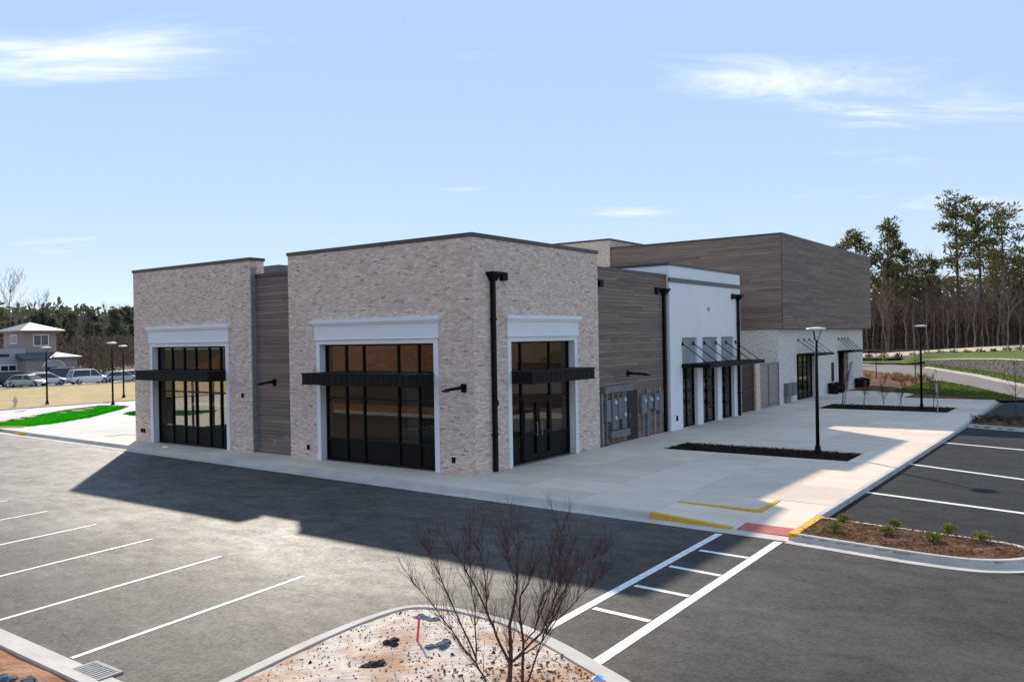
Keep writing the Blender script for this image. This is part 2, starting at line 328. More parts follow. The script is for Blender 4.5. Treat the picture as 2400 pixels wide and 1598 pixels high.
m_leaf = mat('shrub_leaf', (.30, .29, .06), (.13, .15, .03), 9, .7, .3, sub=.2)
m_leaf2 = mat('dull_shrub_leaf', (.10, .085, .035), (.06, .065, .02), 9, .8, .2, sub=.15)
m_straw = mat('dry_ornamental_grass', (.36, .24, .12), (.25, .15, .07), 4, .9, .1, sub=.2)
m_straw2 = mat('red_pine_straw', (.26, .13, .07), (.12, .06, .035), 20, .95, .1)
m_lamp = mat('lamp_lens', (.75, .74, .72), None, rough=.35, spec=.5)
m_steel = mat('galvanised_steel', (.33, .34, .35), (.25, .26, .27), 6, .45, .5, metal=.3, rnd=.2)
m_cab = mat('meter_cabinet_paint', (.20, .20, .205), (.155, .155, .16), 3, .5, .4, rnd=.2)
m_grate = mat('cast_iron', (.40, .385, .37), (.30, .29, .28), 12, .8, .2)
m_dial = mat('meter_glass', (.55, .57, .58), None, rough=.1, spec=.6)
m_door = mat('dark_brown_door', (.030, .020, .018), (.04, .028, .024), 2, .6, .3)
m_slat = mat('brown_fence_slat', (.065, .032, .020), (.04, .02, .013), 3, .7, .3, rnd=.3)
m_mesh = mat('grey_picket_metal', (.20, .19, .19), None, rough=.5, spec=.4)
m_rock = mat('dark_clod', (.035, .028, .024), (.06, .05, .045), 14, .95, .1, bump=.8)
m_rock2 = mat('blue_grey_stone', (.14, .17, .19), (.09, .11, .125), 9, .9, .2, bump=.6)
m_blue = mat('pale_blue_plastic', (.30, .50, .72), None, rough=.6)
m_pink = mat('pink_marker', (.75, .06, .14), None, rough=.6)
m_wallblk = mat('retaining_block', (.145, .13, .12), (.10, .092, .086), 2, .9, .2, rnd=.4)
m_tyre = mat('tyre_rubber', (.015, .015, .015), None, rough=.8)
m_cglass = mat('car_glass', (.02, .025, .03), None, rough=.08, spec=.7)
m_tlamp = mat('tail_lamp', (.35, .02, .02), None, rough=.3)
def brickmat(name, c1, c2, mo, sc):
    M = bpy.data.materials.new(name); M.use_nodes = True; nt = M.node_tree; N = nt.nodes; L = nt.links; b = N['Principled BSDF']; b.inputs['Roughness'].default_value = .9; b.inputs['Specular IOR Level'].default_value = .2
    g = N.new('ShaderNodeNewGeometry'); s_ = N.new('ShaderNodeSeparateXYZ'); L.new(g.outputs['Position'], s_.inputs[0]); a = N.new('ShaderNodeMath'); a.operation = 'ADD'; L.new(s_.outputs[0], a.inputs[0]); L.new(s_.outputs[1], a.inputs[1])
    c = N.new('ShaderNodeCombineXYZ'); L.new(a.outputs[0], c.inputs[0]); L.new(s_.outputs[2], c.inputs[1])
    t = N.new('ShaderNodeTexBrick'); t.inputs['Scale'].default_value = sc; t.inputs['Color1'].default_value = c1 + (1,); t.inputs['Color2'].default_value = c2 + (1,); t.inputs['Mortar'].default_value = mo + (1,)
    t.inputs['Mortar Size'].default_value = .012; t.inputs['Brick Width'].default_value = .5; t.inputs['Row Height'].default_value = .17; L.new(c.outputs[0], t.inputs['Vector'])
    n = N.new('ShaderNodeTexNoise'); n.inputs['Scale'].default_value = 7; n.inputs['Detail'].default_value = 6; L.new(c.outputs[0], n.inputs['Vector'])
    r = N.new('ShaderNodeMapRange'); r.inputs[1].default_value = .3; r.inputs[2].default_value = .7; r.inputs[3].default_value = .72; r.inputs[4].default_value = 1.15; L.new(n.outputs[0], r.inputs[0])
    h = N.new('ShaderNodeHueSaturation'); L.new(r.outputs[0], h.inputs['Value']); L.new(t.outputs[0], h.inputs['Color']); L.new(h.outputs[0], b.inputs['Base Color'])
    bp = N.new('ShaderNodeBump'); bp.inputs['Strength'].default_value = .5; bp.inputs['Distance'].default_value = .01; L.new(t.outputs['Fac'], bp.inputs['Height']); bp.invert = True; L.new(bp.outputs[0], b.inputs['Normal']); return M
m_dbrick = brickmat('distant_painted_brick', (.84, .77, .69), (.74, .66, .58), (.80, .73, .65), 2.2)
m_cbrick = brickmat('cream_brick', (.78, .62, .48), (.70, .55, .42), (.72, .60, .49), 2.2)
m_hbrick = brickmat('house_brick', (.42, .325, .30), (.37, .28, .255), (.44, .39, .37), 2.5)

# ------------------------------------------------------------------ ground
def structure(mb, name, mat_, **k): return mb.build(name, mat_, kind='structure', **k)
structure(MB().sheet([(-700, -400), (500, -400), (500, 700), (-700, 700)], -0.175), 'ground', m_dirt)
KY = lambda x: -2.25 - 0.0344 * (x - 7.35)            # kerb line of the street
GW = 0.42
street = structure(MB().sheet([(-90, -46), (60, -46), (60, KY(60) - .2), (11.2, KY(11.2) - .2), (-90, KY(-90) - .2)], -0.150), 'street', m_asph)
lot = structure(MB().sheet([(11.0, -3.0), (45, -3.2), (45, 60), (14, 60), (10.6, 44), (11.0, 40)], -0.146), 'parking_lot', m_asph2)
def line(a, b, w, parent, name='parking_line', z=-0.144, mt=None):
    a = Vector(a); b = Vector(b); d = (b - a).normalized(); n = Vector((-d.y, d.x)) * w / 2
    return MB().sheet([tuple(a - n), tuple(b - n), tuple(b + n), tuple(a + n)], z).build(name, mt or m_paint, parent)
for a, b in (((-12.8, -9.8), (-12.4, -15.1)), ((-10.02, -9.9), (-9.6, -15.1)), ((-7.25, -10.04), (-6.8, -15.1)), ((-4.34, -10.17), (-3.9, -15.1)), ((-1.58, -10.29), (-1.1, -15.1)), ((1.24, -10.38), (1.69, -15.1)), ((3.97, -10.43), (4.45, -15.15))):
    line(a, b, .10, street)
for x0, y0, x1, y1 in ((10.95, 23.6, 13.6, 22.9), (10.88, 16.98, 17, 14.9), (10.9, 10.26, 18, 7.0), (10.9, 4.10, 18, 2.35)): line((x0 + .12, y0), (x1, y1), .16 if y0 > 20 else .2, lot, z=-.140)
line((9.6, -10.3), (9.44, -2.86), .17, street, 'crosswalk_line'); line((10.95, -11.1), (10.82, -2.9), .19, street, 'crosswalk_line')
for x0, y0, x1, y1 in ((9.66, -4.50, 10.74, -4.55), (9.66, -5.97, 10.76, -6.06), (9.69, -7.5, 10.78, -7.56), (9.71, -9.03, 10.80, -9.10)): line((x0, y0), (x1, y1), .13, street, 'crosswalk_bar')

# plaza: concrete slabs with open joints over a dark bed
plaza = structure(MB().prism([(-.9, KY(-.9) + .02), (9.5, KY(9.5) + .02), (9.5, -.7), (11.0, .9), (11.04, 23.6), (10.7, 40), (-.9, 40)], -0.17, -0.12), 'plaza', m_kerb)
def clip(P, a, b, c):                        # keep a*x+b*y+c >= 0
    out = []
    for i in range(len(P)):
        p, q = P[i], P[(i + 1) % len(P)]; dp = a * p[0] + b * p[1] + c; dq = a * q[0] + b * q[1] + c
        if dp >= 0: out.append(p)
        if dp * dq < 0: t = dp / (dp - dq); out.append((p[0] + (q[0] - p[0]) * t, p[1] + (q[1] - p[1]) * t))
    return out
def slab(x0, x1, y0, y1, parent=None, mt=None, extra=(), g=.006, z=0.0):
    P = [(x0 + g, y0 + g), (x1 - g, y0 + g), (x1 - g, y1 - g), (x0 + g, y1 - g)]
    for h in extra: P = clip(P, *h)
    if len(P) > 2: return MB().prism(P, -.119, z).build('slab', mt or m_conc, parent or plaza)
KH = (0.0344, 1.0, -(KY(0) + .15))           # north of the kerb's back edge
XE = lambda y: 11.05 - .15 if y < 24 else 11.05 - .15 - (y - 24) * .025
def edge(y): return (-1.0, -.025 if y > 24 else 0., 10.9 + (.025 * 24 if y > 24 else 0))
for x0, x1 in ((-23.2, -20.3), (-20.3, -17.4), (-17.4, -14.5), (-14.5, -11.6), (-11.6, -8.7), (-8.7, -5.8), (-5.8, -2.9), (-2.9, 0.0)): slab(x0, x1, -3, 0.24 if -11.6 <= x0 < -9 else 0.02, extra=(KH,))
for x0, x1 in ((0, 2.45), (2.45, 4.9), (4.9, 7.35)):
    slab(x0, x1, -3, -.6, extra=(KH,)); slab(x0, x1, -.6, 1.0)
slab(7.35, 9.5, -.6, 1.0, g=.006)
YL = [1.0, 3.6, 6.25, 8.9, 11.2, 13.8, 16.4, 19.0, 21.6, 24.2, 26.85, 29.5, 33.2, 36.5, 40.0]
for i in range(len(YL) - 1):
    for x0, x1 in ((-.5, 2.3), (2.3, 4.65), (4.65, 7.0), (7.0, 9.3), (9.3, 11.2)):
        if x0 >= 2.3 and x1 <= 9.3 and YL[i] in (8.9, 29.5): continue
        slab(x0 if x0 > 0 or YL[i] > 8 else 0.02, x1, YL[i], YL[i + 1], extra=(edge(YL[i]),))
for x0, x1 in ((-.5, 2.3), (2.3, 5)): slab(x0, x1, 40, 45, extra=((-1, -.8, 3.6 + 36.5),))
slab(-.5, 2.3, 45, 53); slab(-.5, 2.3, 53, 58)
# kerb along the street (one cast length every three metres), the right edge kerb, the ramp
def kerb_run(pts, name, prof, step=3.0, mt=None, parent=None, smooth=False):
    if smooth:
        P = [Vector(p) for p in pts]; P = [2 * P[0] - P[1]] + P + [2 * P[-1] - P[-2]]; C_ = []
        for i in range(1, len(P) - 2):
            for k in range(8):
                t = k / 8; a, b, c, d = P[i - 1:i + 3]; C_.append(.5 * (2 * b + (c - a) * t + (2 * a - 5 * b + 4 * c - d) * t * t + (3 * b - a - 3 * c + d) * t ** 3))
        C_.append(P[-2]); n = len(C_); off = []
        for i in range(n):
            d = (C_[min(i + 1, n - 1)] - C_[max(i - 1, 0)]).normalized(); off.append(Vector((-d.y, d.x)))
        out = []; i = 0
        while i < n - 1:
            j = i; L_ = 0
            while j < n - 1 and L_ < step: L_ += (C_[j + 1] - C_[j]).length; j += 1
            if n - 1 - j < 4: j = n - 1
            mb = MB(); k = len(prof)
            for q in range(i, j + 1):
                c = C_[q] + ((C_[q + 1] - C_[q]).normalized() * .003 if q == i and q < n - 1 else Vector((0, 0))) - ((C_[q] - C_[q - 1]).normalized() * .003 if q == j else Vector((0, 0)))
                mb.v += [(c.x + off[q].x * o, c.y + off[q].y * o, z) for o, z in prof]
            m_ = j - i + 1; mb.f += [(a * k + b, (a + 1) * k + b, (a + 1) * k + (b + 1) % k, a * k + (b + 1) % k) for a in range(m_ - 1) for b in range(k)] + [tuple(range(k)), tuple((m_ - 1) * k + b for b in range(k - 1, -1, -1))]
            out.append(mb.build('kerb_length', mt or m_kerb, parent)); i = j
        return out
    d = []
    for a, b in zip(pts, pts[1:]):
        n = max(1, round((Vector(b) - Vector(a)).length / step))
        for k in range(n):
            p = Vector(a).lerp(Vector(b), k / n); q = Vector(a).lerp(Vector(b), (k + 1) / n); e = (q - p).normalized() * .004; d.append((tuple(p + e), tuple(q - e)))
    return [MB().sweep(seg, prof).build('kerb_length', mt or m_kerb, parent) for seg in d]
PROF = [(-GW, -.20), (-GW, -.140), (0, -.138), (.03, -.012), (.045, 0.004), (.148, 0.004), (.148, -.20)]
PK = [(-GW, -.20), (-GW, -.140), (0.002, -.138), (0.002, -.20)]
kerb = structure(MB().sweep([(-60, KY(-60)), (7.35, KY(7.35))], [(-.05, -.22), (-.05, -.19), (.14, -.19), (.14, -.22)]), 'street_kerb', m_kerb)
kerb_run([(-29.0, KY(-29)), (7.35, KY(7.35))], 'kerb', PROF, parent=kerb)
kerb_run([(-70, KY(-70)), (-32.4, KY(-32.4))], 'kerb', PROF, 6, parent=kerb)
kerb_run([(-32.4, KY(-32.4)), (-29.0, KY(-29))], 'kerb', PK, parent=kerb)
kerb_run([(7.35, KY(7.35)), (11.0, KY(11.0))], 'kerb', PK, 1.9, parent=kerb)
PR = [(0, -.20), (0, -.02), (.02, .004), (.15, .004), (.15, -.20)]
edge_k = structure(MB().sweep([(11.0, -.45), (11.0, 23)], [(.02, -.22), (.02, -.19), (.12, -.19), (.12, -.22)]), 'plaza_kerb', m_kerb)
kerb_run([(11.05, -.42), (11.05, 24)], 'kerb', PR, parent=edge_k); kerb_run([(11.05, 24), (10.68, 39)], 'kerb', PR, parent=edge_k)
rampz = lambda y: -.006 if y > 1 else (-.006 + (y - 1) / 1.8 * .045 if y > -.8 else -.051 - (-.8 - y) / 1.5 * .085)
mb = MB()
ys = [1.0, .1, -.8, -1.6, -2.31]
for a, b in zip(ys, ys[1:]): mb.quadmesh([(9.5, b, rampz(b)), (10.94, b, rampz(b)), (10.94, a, rampz(a)), (9.5, a, rampz(a))], [(0, 1, 2, 3)])
mb.quadmesh([(7.35, -2.25, -.004), (9.5, -2.31, rampz(-2.31)), (9.5, -.6, rampz(-.8)), (7.35, -.6, -.004)], [(0, 1, 2, 3)])
ramp = structure(mb, 'kerb_ramp', m_conc)
MB().quadmesh([(9.62, -2.28, rampz(-2.28) + .006), (10.86, -2.30, rampz(-2.3) + .006), (10.84, -1.68, rampz(-1.68) + .006), (9.62, -1.64, rampz(-1.64) + .006)], [(0, 1, 2, 3)]).build('tactile_mat', m_red, ramp)
# yellow kerbs
def wedge(P0, P1, w, top0, top1, bot0, bot1):
    a = Vector(P0); b = Vector(P1); d = (b - a).normalized(); n = Vector((-d.y, d.x)) * w
    c = [a, b, b + n, a + n]; bz = [bot0, bot1, bot1, bot0]; tz = [top0, top1, top1, top0]
    return MB().quadmesh([(p.x, p.y, z) for p, z in zip(c, bz)] + [(p.x, p.y, z) for p, z in zip(c, tz)], [(0, 3, 2, 1), (4, 5, 6, 7), (0, 1, 5, 4), (1, 2, 6, 5), (2, 3, 7, 6), (3, 0, 4, 7)])
wedge((7.37, KY(7.37) - .01), (9.5, KY(9.5) - .01), .17, .012, -.10, -.2, -.2).build('yellow_kerb_edge', m_yellow, kerb)
wedge((7.36, -.62), (9.62, -.62), .13, .006, .008, -.12, -.15).build('yellow_ramp_edge', m_yellow, ramp)
wedge((9.62, -.49), (9.60, 1.0), .12, .0085, .006, -.15, -.02).build('yellow_ramp_edge', m_yellow, ramp)
# planting island at the right with kerb and gutter
IS = [(11.0, KY(11) - .28), (13.26, -2.98), (14.4, -3.02), (15.0, -2.82), (15.45, -2.42), (15.62, -1.95), (15.5, -1.45), (15.1, -1.1), (14.3, -.95), (12.97, -.78), (11.06, -.5)]
isl = structure(bed(IS, .055, lambda x, y, e: -.03 + min(e, .5) * .16 + .022 * vnoise(x * 3, y * 3)), 'planting_island', m_mulch2)
PI_ = [(-.30, -.20), (-.30, -.139), (0, -.137), (.03, -.01), (.045, .008), (.15, .008), (.15, -.20)]
kerb_run(IS[:7], 'kerb', PI_, 2.3, parent=isl, smooth=True)
kerb_run(IS[6:], 'kerb', [(0, -.20), (.02, .005), (.14, .005), (.14, -.20)], 2.3, parent=isl, smooth=True)
wedge((11.16, KY(11) - .27), (11.14, -.5), .2, .012, .012, -.16, -.12).build('yellow_kerb_edge', m_yellow, isl)
# foreground island and the clay verge at the left
FG = [(7.55, -17.5), (7.25, -15.6), (7.05, -14.37), (6.85, -12.83), (6.80, -11.75), (6.88, -11.1), (7.12, -10.68), (7.5, -10.45), (8.0, -10.33), (8.7, -10.33), (9.3, -10.42), (10.29, -10.78), (11.04, -11.13), (11.7, -11.45), (12.4, -11.95), (12.9, -12.7), (13.1, -13.6), (13.1, -17.5)][::-1]
def inset(P, d):
    out = []
    for i in range(len(P)):
        a = Vector(P[max(i - 1, 0)]); b = Vector(P[min(i + 1, len(P) - 1)]); t = (b - a).normalized(); out.append((P[i][0] - t.y * d, P[i][1] + t.x * d))
    return out
FG = inset(FG, .25)
fgi = structure(bed(FG, .06, lambda x, y, e: -.05 + min(e, 1.2) * .085 + (.024 * vnoise(x * 2.2, y * 2.2) + .004 * vnoise(x * 9, y * 9, 2)) * min(1, e * 2)), 'foreground_island', m_sand)
kerb_run(FG, 'kerb', [(-.28, -.20), (-.28, -.139), (0, -.135), (.03, -.02), (.05, -.004), (.17, -.004), (.17, -.2)], 3.0, parent=fgi, smooth=True)
LV = [(-40, -15.62), (-40, -20), (6.6, -20), (6.6, -16.6), (6.2, -15.75), (5.0, -15.62)]
lv = structure(bed([(p[0], p[1]) for p in LV if True], .12, lambda x, y, e: -.06 + min(e, 1) * .12 + .05 * vnoise(x * 2, y * 2) * min(1, e * 2)), 'clay_verge', m_clay)
kerb_run([(6.1, -15.2), (2, -15.16), (-40, -15.0)], 'kerb', [(0, -.20), (0, -.139), (.30, -.135), (.33, -.02), (.35, -.004), (.50, -.004), (.50, -.2)], 3.0, parent=lv)
# storm grate
gr = thing('storm_drain', 'steel slotted storm drain grate in the gutter at bottom left', 'drain', (5.28, -15.23, -.14))
mb = MB()
mb.box(4.92, 5.64, -15.44, -15.38, -.15, -.118); mb.box(4.92, 5.64, -15.08, -15.02, -.15, -.118); mb.box(4.92, 4.98, -15.38, -15.08, -.15, -.119); mb.box(5.58, 5.64, -15.38, -15.08, -.15, -.119)
mb.build('frame', m_grate, gr); bar = umesh(MB().box(0, .036, 0, .298, 0, .022), 'bar', m_grate)
for k in range(8): inst('bar', bar, gr, (5.0 + .073 * k, -15.379, -.143))
MB().box(4.98, 5.58, -15.38, -15.08, -.151, -.148).build('sump', m_black, gr)

# planters in the plaza
def planter(x0, x1, y0, y1):
    P = [(x0, y0), (x1, y0), (x1, y1), (x0, y1)]
    return structure(bed(P, .09, lambda x, y, e: -.045 + min(e, .3) * .10 + .02 * vnoise(x * 4, y * 4)), 'mulch_bed', m_mulch)
planter(2.3, 9.3, 8.9, 11.2); planter(2.3, 9.3, 29.5, 33.2)

# left: sunlit walks, turf strips, dormant lawn, far car park
walk = structure(MB().prism([(-47, KY(-47) + .16), (-23.2, KY(-23.2) + .16), (-23.2, .02), (-20.3, .02), (-20.3, 60), (-47, 60)], -.17, -.02), 'sunny_walk', m_walk)
for i in range(9):
    for j in range(5): slab(-46.9 + i * 2.95, -46.9 + (i + 1) * 2.95, -2.2 + j * 3.4, -2.2 + (j + 1) * 3.4, walk, m_walk, extra=((0.0344, 1.0, -(KY(0) + .15)), (-1, 0, -20.32), (0, -1, 14.0)) + (((-1, 0, -23.2),) if j == 0 else ()), g=.01, z=-.004)
def turf(P, name, mt, n, h, z=0.0, seed=1):
    o = structure(bed(P, .25, lambda x, y, e: z + min(e, .6) * .08 + .01 * vnoise(x, y)), name, mt)
    mb = MB(); xs = [p[0] for p in P]; ys_ = [p[1] for p in P]; k = 0
    while k < n:
        x = rng.uniform(min(xs), max(xs)); y = rng.uniform(min(ys_), max(ys_))
        if inpoly(x, y, P): mb.leaf((x, y, z + .02), h * rng.uniform(.5, 1.3), (rng.gauss(0, .4), rng.gauss(0, .4), 1), .5); k += 1
    mb.build('blades', mt, o, kind='stuff')
turf([(-35.5, -.5), (-33.3, -.35), (-32.4, .6), (-32.5, 1.9), (-34.7, 5.4), (-38.8, 9.55), (-41.5, 11.7), (-44.2, 11.1), (-42.3, 7.5), (-39.1, 3.6), (-37.2, 1.2)], 'turf_strip', m_grass, 9000, .05)
turf([(-35.3, 7.8), (-33.0, 7.2), (-30, 9), (-31, 12), (-36.4, 9.3)], 'turf_strip', m_grass, 2500, .09)
for x, y, a in ((-38.2, 3.3, .5), (-37.0, 2.2, .35), (-40.3, 7.4, .55), (-41.2, 8.6, .4), (-39.3, 5.9, .3), (-36.2, 1.0, .3)):
    MB().prism([(x + a * (1 + .4 * math.sin(3 * k)) * math.cos(k * .628), y + a * .8 * math.sin(k * .628)) for k in range(10)], .03, .085).build('bare_patch', m_lawn, walk)
wedge((-33.6, -.72), (-32.0, .2), .14, .06, .05, -.12, -.12).build('yellow_kerb_edge', m_yellow, walk)
wedge((-30.4, KY(-30) - .01), (-28.9, KY(-29) - .01), .17, -.09, .012, -.2, -.2).build('yellow_kerb_edge', m_yellow, walk)
lawn = structure(bed([(-79, -60), (-47.2, -60), (-47.2, 70), (-79, 70)], 2.0, lambda x, y, e: -.02 + .10 * vnoise(x * .12, y * .12) * min(1, e * .3)), 'dormant_lawn', m_lawn, smooth=True)
kerb_run([(-47.0, 60), (-47.0, -4)], 'kerb', [(-.1, -.2), (-.1, .07), (.1, .07), (.1, -.2)], 6, parent=lawn)
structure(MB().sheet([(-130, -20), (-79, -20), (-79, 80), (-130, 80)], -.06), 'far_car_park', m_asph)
MB().box(-79.4, -79.0, -20, 80, -.1, .07).build('far_kerb', m_kerb, kind='structure')

# right: road, lawns, beds, retaining wall, far road
road = structure(MB().sheet([(40, 30), (40, 52), (14.5, 50.5), (10.7, 57.2), (9.3, 61.2), (5.3, 73.9), (-2.7, 93.9), (-9, 106), (-14, 102), (-8.4, 86), (4.1, 60.8), (7.2, 54), (11.2, 43.4), (14, 38)], -.13), 'side_road', m_road)
kerb_run([(40, 52), (14.5, 50.5), (10.7, 57.2), (9.3, 61.2), (5.3, 73.9), (-2.7, 93.9)], 'kerb', [(-.25, -.2), (-.25, .03), (.2, .03), (.2, -.2)], 6, parent=road)
structure(MB().sheet([(-1, 39.9), (10.7, 39.9), (12.4, 41.2), (7.4, 54.4), (4.3, 61.2), (-1, 62)], -.035), 'verge_soil', m_mulch2)
turf([(3.3, 45.9), (6.6, 44.2), (10.35, 40.1), (11.4, 41.6), (11.15, 43.35), (7.2, 54), (4.07, 60.8), (3.28, 57)], 'green_lawn', m_grass2, 6000, .12)
turf([(15, 51.2), (40, 52.6), (40, 58), (14.2, 60), (9.9, 68.9), (6.9, 77.4), (1.9, 89.9), (-4.0, 104), (-5, 102), (-2.3, 94.2), (5.6, 74), (9.6, 61.3), (11, 57.4)], 'green_lawn', m_grass2, 5000, .14)
structure(bed([(-.4, 46), (3.3, 45.9), (3.28, 57), (4.07, 60.8), (-8.4, 85.8), (-22, 85), (-22, 53), (-.4, 53)], .6, lambda x, y, e: -.03 + min(e, 1) * .12 + .05 * vnoise(x, y)), 'straw_bed', m_mulch2)
structure(MB().sheet([(-18, 92), (-9.5, 100.5), (-14.5, 103), (-24, 94)], .02), 'far_walk', m_walk)
structure(bed([(-26, 104), (-14.5, 104), (-9, 106.2), (-4, 105), (14, 70), (15, 62), (40, 60), (60, 90), (30, 150), (-8, 140), (-26, 126)], 1.5, lambda x, y, e: min(e * .55, 1.15 + max(0, (x + 4) * .02)) if x > -8 else .05), 'upper_lawn', m_grass2, smooth=True)
structure(MB().quadmesh([(-60, 122, .35), (-14, 116, .62), (2, 128, 1.30), (60, 150, 1.9), (60, 176, 2.2), (0, 150, 1.7), (-16, 130, .9), (-60, 138, .5)], [(0, 1, 6, 7), (1, 2, 5, 6), (2, 3, 4, 5)]), 'far_road', mat('sandy_far_road', (.58, .46, .35), (.46, .36, .27), .5, .95, .1))

# ------------------------------------------------------------------ the building
bld = thing('retail_building', 'long new retail building of whitewashed brick, wood-look boards and white stucco', 'building', (0, 0, 0))
class Face:                                  # a wall plane: u along it, n inward, z up
    def __init__(s, kind, plane): s.k = kind; s.p = plane
    def pt(s, u, n, z): return (u, s.p + n, z) if s.k == 'S' else (s.p - n, u, z)
    def box(s, mb, u0, u1, n0, n1, z0, z1):
        a = s.pt(u0, n0, z0); b = s.pt(u1, n1, z1); return mb.box(a[0], b[0], a[1], b[1], a[2], b[2])
    def wall(s, mb, u0, u1, z0, z1, n0, n1, ops=()):
        u = u0
        for a, b, c, d in sorted(ops):
            if a > u: s.box(mb, u, a, n0, n1, z0, z1)
            if c > z0: s.box(mb, a, b, n0, n1, z0, c)
            if d < z1: s.box(mb, a, b, n0, n1, d, z1)
            u = b
        if u < u1: s.box(mb, u, u1, n0, n1, z0, z1)
        return mb
fA = Face('S', 0.0); fP = Face('P', 0.0); fR = Face('S', 0.27); fW = Face('P', -.15); fC = Face('P', 0.0); fDs = Face('S', 31.0); fDp = Face('P', -.05); fDl = Face('P', -.40)
HZ = 7.9; Z0 = -.13
opA = (-7.37, -1.70, Z0, 4.33); opB = (-18.67, -13.19, Z0, 4.33); opP = (2.03, 6.17, Z0, 4.33)

# brick skin: courses of separate bricks in front of a mortar bed
CH, BL, MJ = .068, .205, .010
def bricks(face, u0, u1, z0, z1, ops):
    out = []
    for r in range(int((z1 - z0) / CH)):
        z = z0 + r * CH; u = u0 - (BL * .5 if r % 2 else 0) - rng.choice((0, 0, .03))
        while u < u1:
            a, b = max(u, u0), min(u + BL - MJ, u1); u += BL
            if b - a < .03: continue
            for o in ops:
                if z + CH > o[2] and z < o[3] and b > o[0] and a < o[1]:
                    if a < o[0]: b = o[0]
                    elif b > o[1]: a = o[1]
                    else: a = b
            if b - a > .03: out.append((face, a, b, z, z + CH - MJ, rng.choice((rng.uniform(-.012, .003), rng.uniform(-.004, .003))), rng.random()))
    return out
opAh = (-7.58, -1.49, Z0, 4.50); opBh = (-18.88, -12.98, Z0, 4.50); opPh = (1.85, 6.33, Z0, 4.50)
allb = bricks(fA, -9.15, .0, 0.0, HZ - .1, [opAh]) + bricks(fA, -20.2, -11.5, 0.0, HZ - .1, [opBh]) + bricks(fP, .0, 8.05, 0.0, HZ - .1, [opPh])
mb = MB()
for f, u0, u1, ops, in ((fA, -9.15, -.3, [opA]), (fA, -20.2, -11.5, [opB])): f.wall(mb, u0, u1, Z0, HZ - .02, .010, .30, ops)
fP.wall(mb, .010, 8.05, Z0, HZ - .02, .010, .30, [opP])
bw = mb.build('brick_wall', m_mortar, bld)
allb.sort(key=lambda q: (Vector(q[0].pt((q[1] + q[2]) / 2, 0, q[3])) - CAM).length)
BV = {}
def bmesh_(kind, L, ti):
    key = (kind, round(L, 3), ti)
    if key not in BV:
        b = MB().box(0, L, -.002, .012, 0, CH - MJ) if kind == 'S' else MB().box(-.012, .002, 0, L, 0, CH - MJ)
        b.t = [ti / 16 + .03] * 8; BV[key] = umesh(b, 'brick', m_brick)
    return BV[key]
nobj = 0; rest = MB(); rest.t = []
for f, a, b, z0, z1, n, t in allb:
    if nobj < 300:
        p = f.pt(a, n, z0); inst('brick', bmesh_(f.k, b - a, int(t * 16)), bw, p); nobj += 1
    else:
        f.box(rest, a, b, n - .002, .012, z0, z1); rest.t += [t] * 8
rest.build('bricks', m_brick, bw, kind='stuff')

# inner shells, roofs, parapets of the two brick blocks and the recessed link between them
mb = MB()
mb.box(-20.2, -19.9, .30, 1.75, Z0, HZ - .02); mb.box(-20.2, -19.9, 5.2, 9.7, Z0, HZ - .02); mb.box(-20.2, -19.9, 1.75, 5.2, 3.0, HZ - .02); mb.box(-20.2, -19.9, 1.75, 5.2, Z0, .25)
mb.box(-20.2, -11.5, 9.7, 10, Z0, HZ - .02); mb.box(-11.8, -11.5, .30, 9.7, Z0, 6.9);
MB().box(-11.89, -11.5, .30, .68, 6.9, HZ - .02).build('parapet_return', m_cbrick, bld)
mb.box(-9.15, -8.85, .30, 7.75, Z0, HZ - .02); mb.box(-9.15, -.31, 7.75, 8.05, Z0, HZ - .02)
mb.build('inner_wall', m_inside, bld)
mb = MB(); mb.box(-19.9, -11.8, .3, 9.7, 6.6, 6.9); mb.box(-8.85, -8.4, .3, 7.75, 6.6, 6.9); mb.box(-3.0, -.3, .3, 7.75, 6.6, 6.9); mb.box(-8.4, -3.0, .3, 2.4, 6.6, 6.9); mb.box(-8.4, -3.0, 7.3, 7.75, 6.6, 6.9); mb.box(-11.5, -9.15, .5, 9.7, 6.6, 6.85); mb.box(-20.2, -8, 10, 31, 6.4, 6.7); mb.box(-9.15, -.4, 8.05, 10, 6.5, 6.8); mb.build('roof', m_roof, bld)
mb = MB(); mb.box(-19.9, -11.8, .30, 9.7, -.12, -.001); mb.box(-8.85, -.3, .30, 7.75, -.12, -.001); mb.build('floor', m_infloor, bld)
mb = MB(); mb.box(-20.2, -19.9, 10, 31, Z0, 6.9); mb.build('rear_wall', m_cbrick, bld)
mb = MB(); mb.box(-8, -2.95, 23.65, 31.0, Z0, 7.0); mb.build('added_shade_block', m_cbrick, bld)  # unseen mass added so its shadow fills the gap beside the tall block
tl = bpy.data.materials.new('added_fill_diffuser'); tl.use_nodes = True; tn = tl.node_tree.nodes; tb = tn.new('ShaderNodeBsdfTranslucent'); tb.inputs[0].default_value = (.8, .8, .78, 1); tl.node_tree.links.new(tb.outputs[0], tn['Material Output'].inputs[0])
MB().sheet([(-8.4, 2.4), (-3.0, 2.4), (-3.0, 7.3), (-8.4, 7.3)], 6.75).build('added_roof_diffuser', tl, bld)  # unseen translucent panel added in the roof to brighten the corner interior
mb = MB(); mb.box(-14.9, -13.4, 2.9, 4.2, 6.9, 7.88); mb.box(-14.7, -13.6, 3.1, 4.0, 7.88, 7.93)
mb.build('rooftop_unit', m_dgrey, bld)
def coping(runs):
    mb = MB()
    for x0, x1, y0, y1, z in runs: mb.box(x0, x1, y0, y1, z - .125, z)
    return mb.build('coping', m_coping, bld)
coping([(-9.19, .04, -.04, .36, HZ), (-.34, .04, .36, 8.09, HZ)]); coping([(-20.24, -11.46, -.04, .72, HZ), (-20.24, -19.86, .72, 10.04, HZ)])
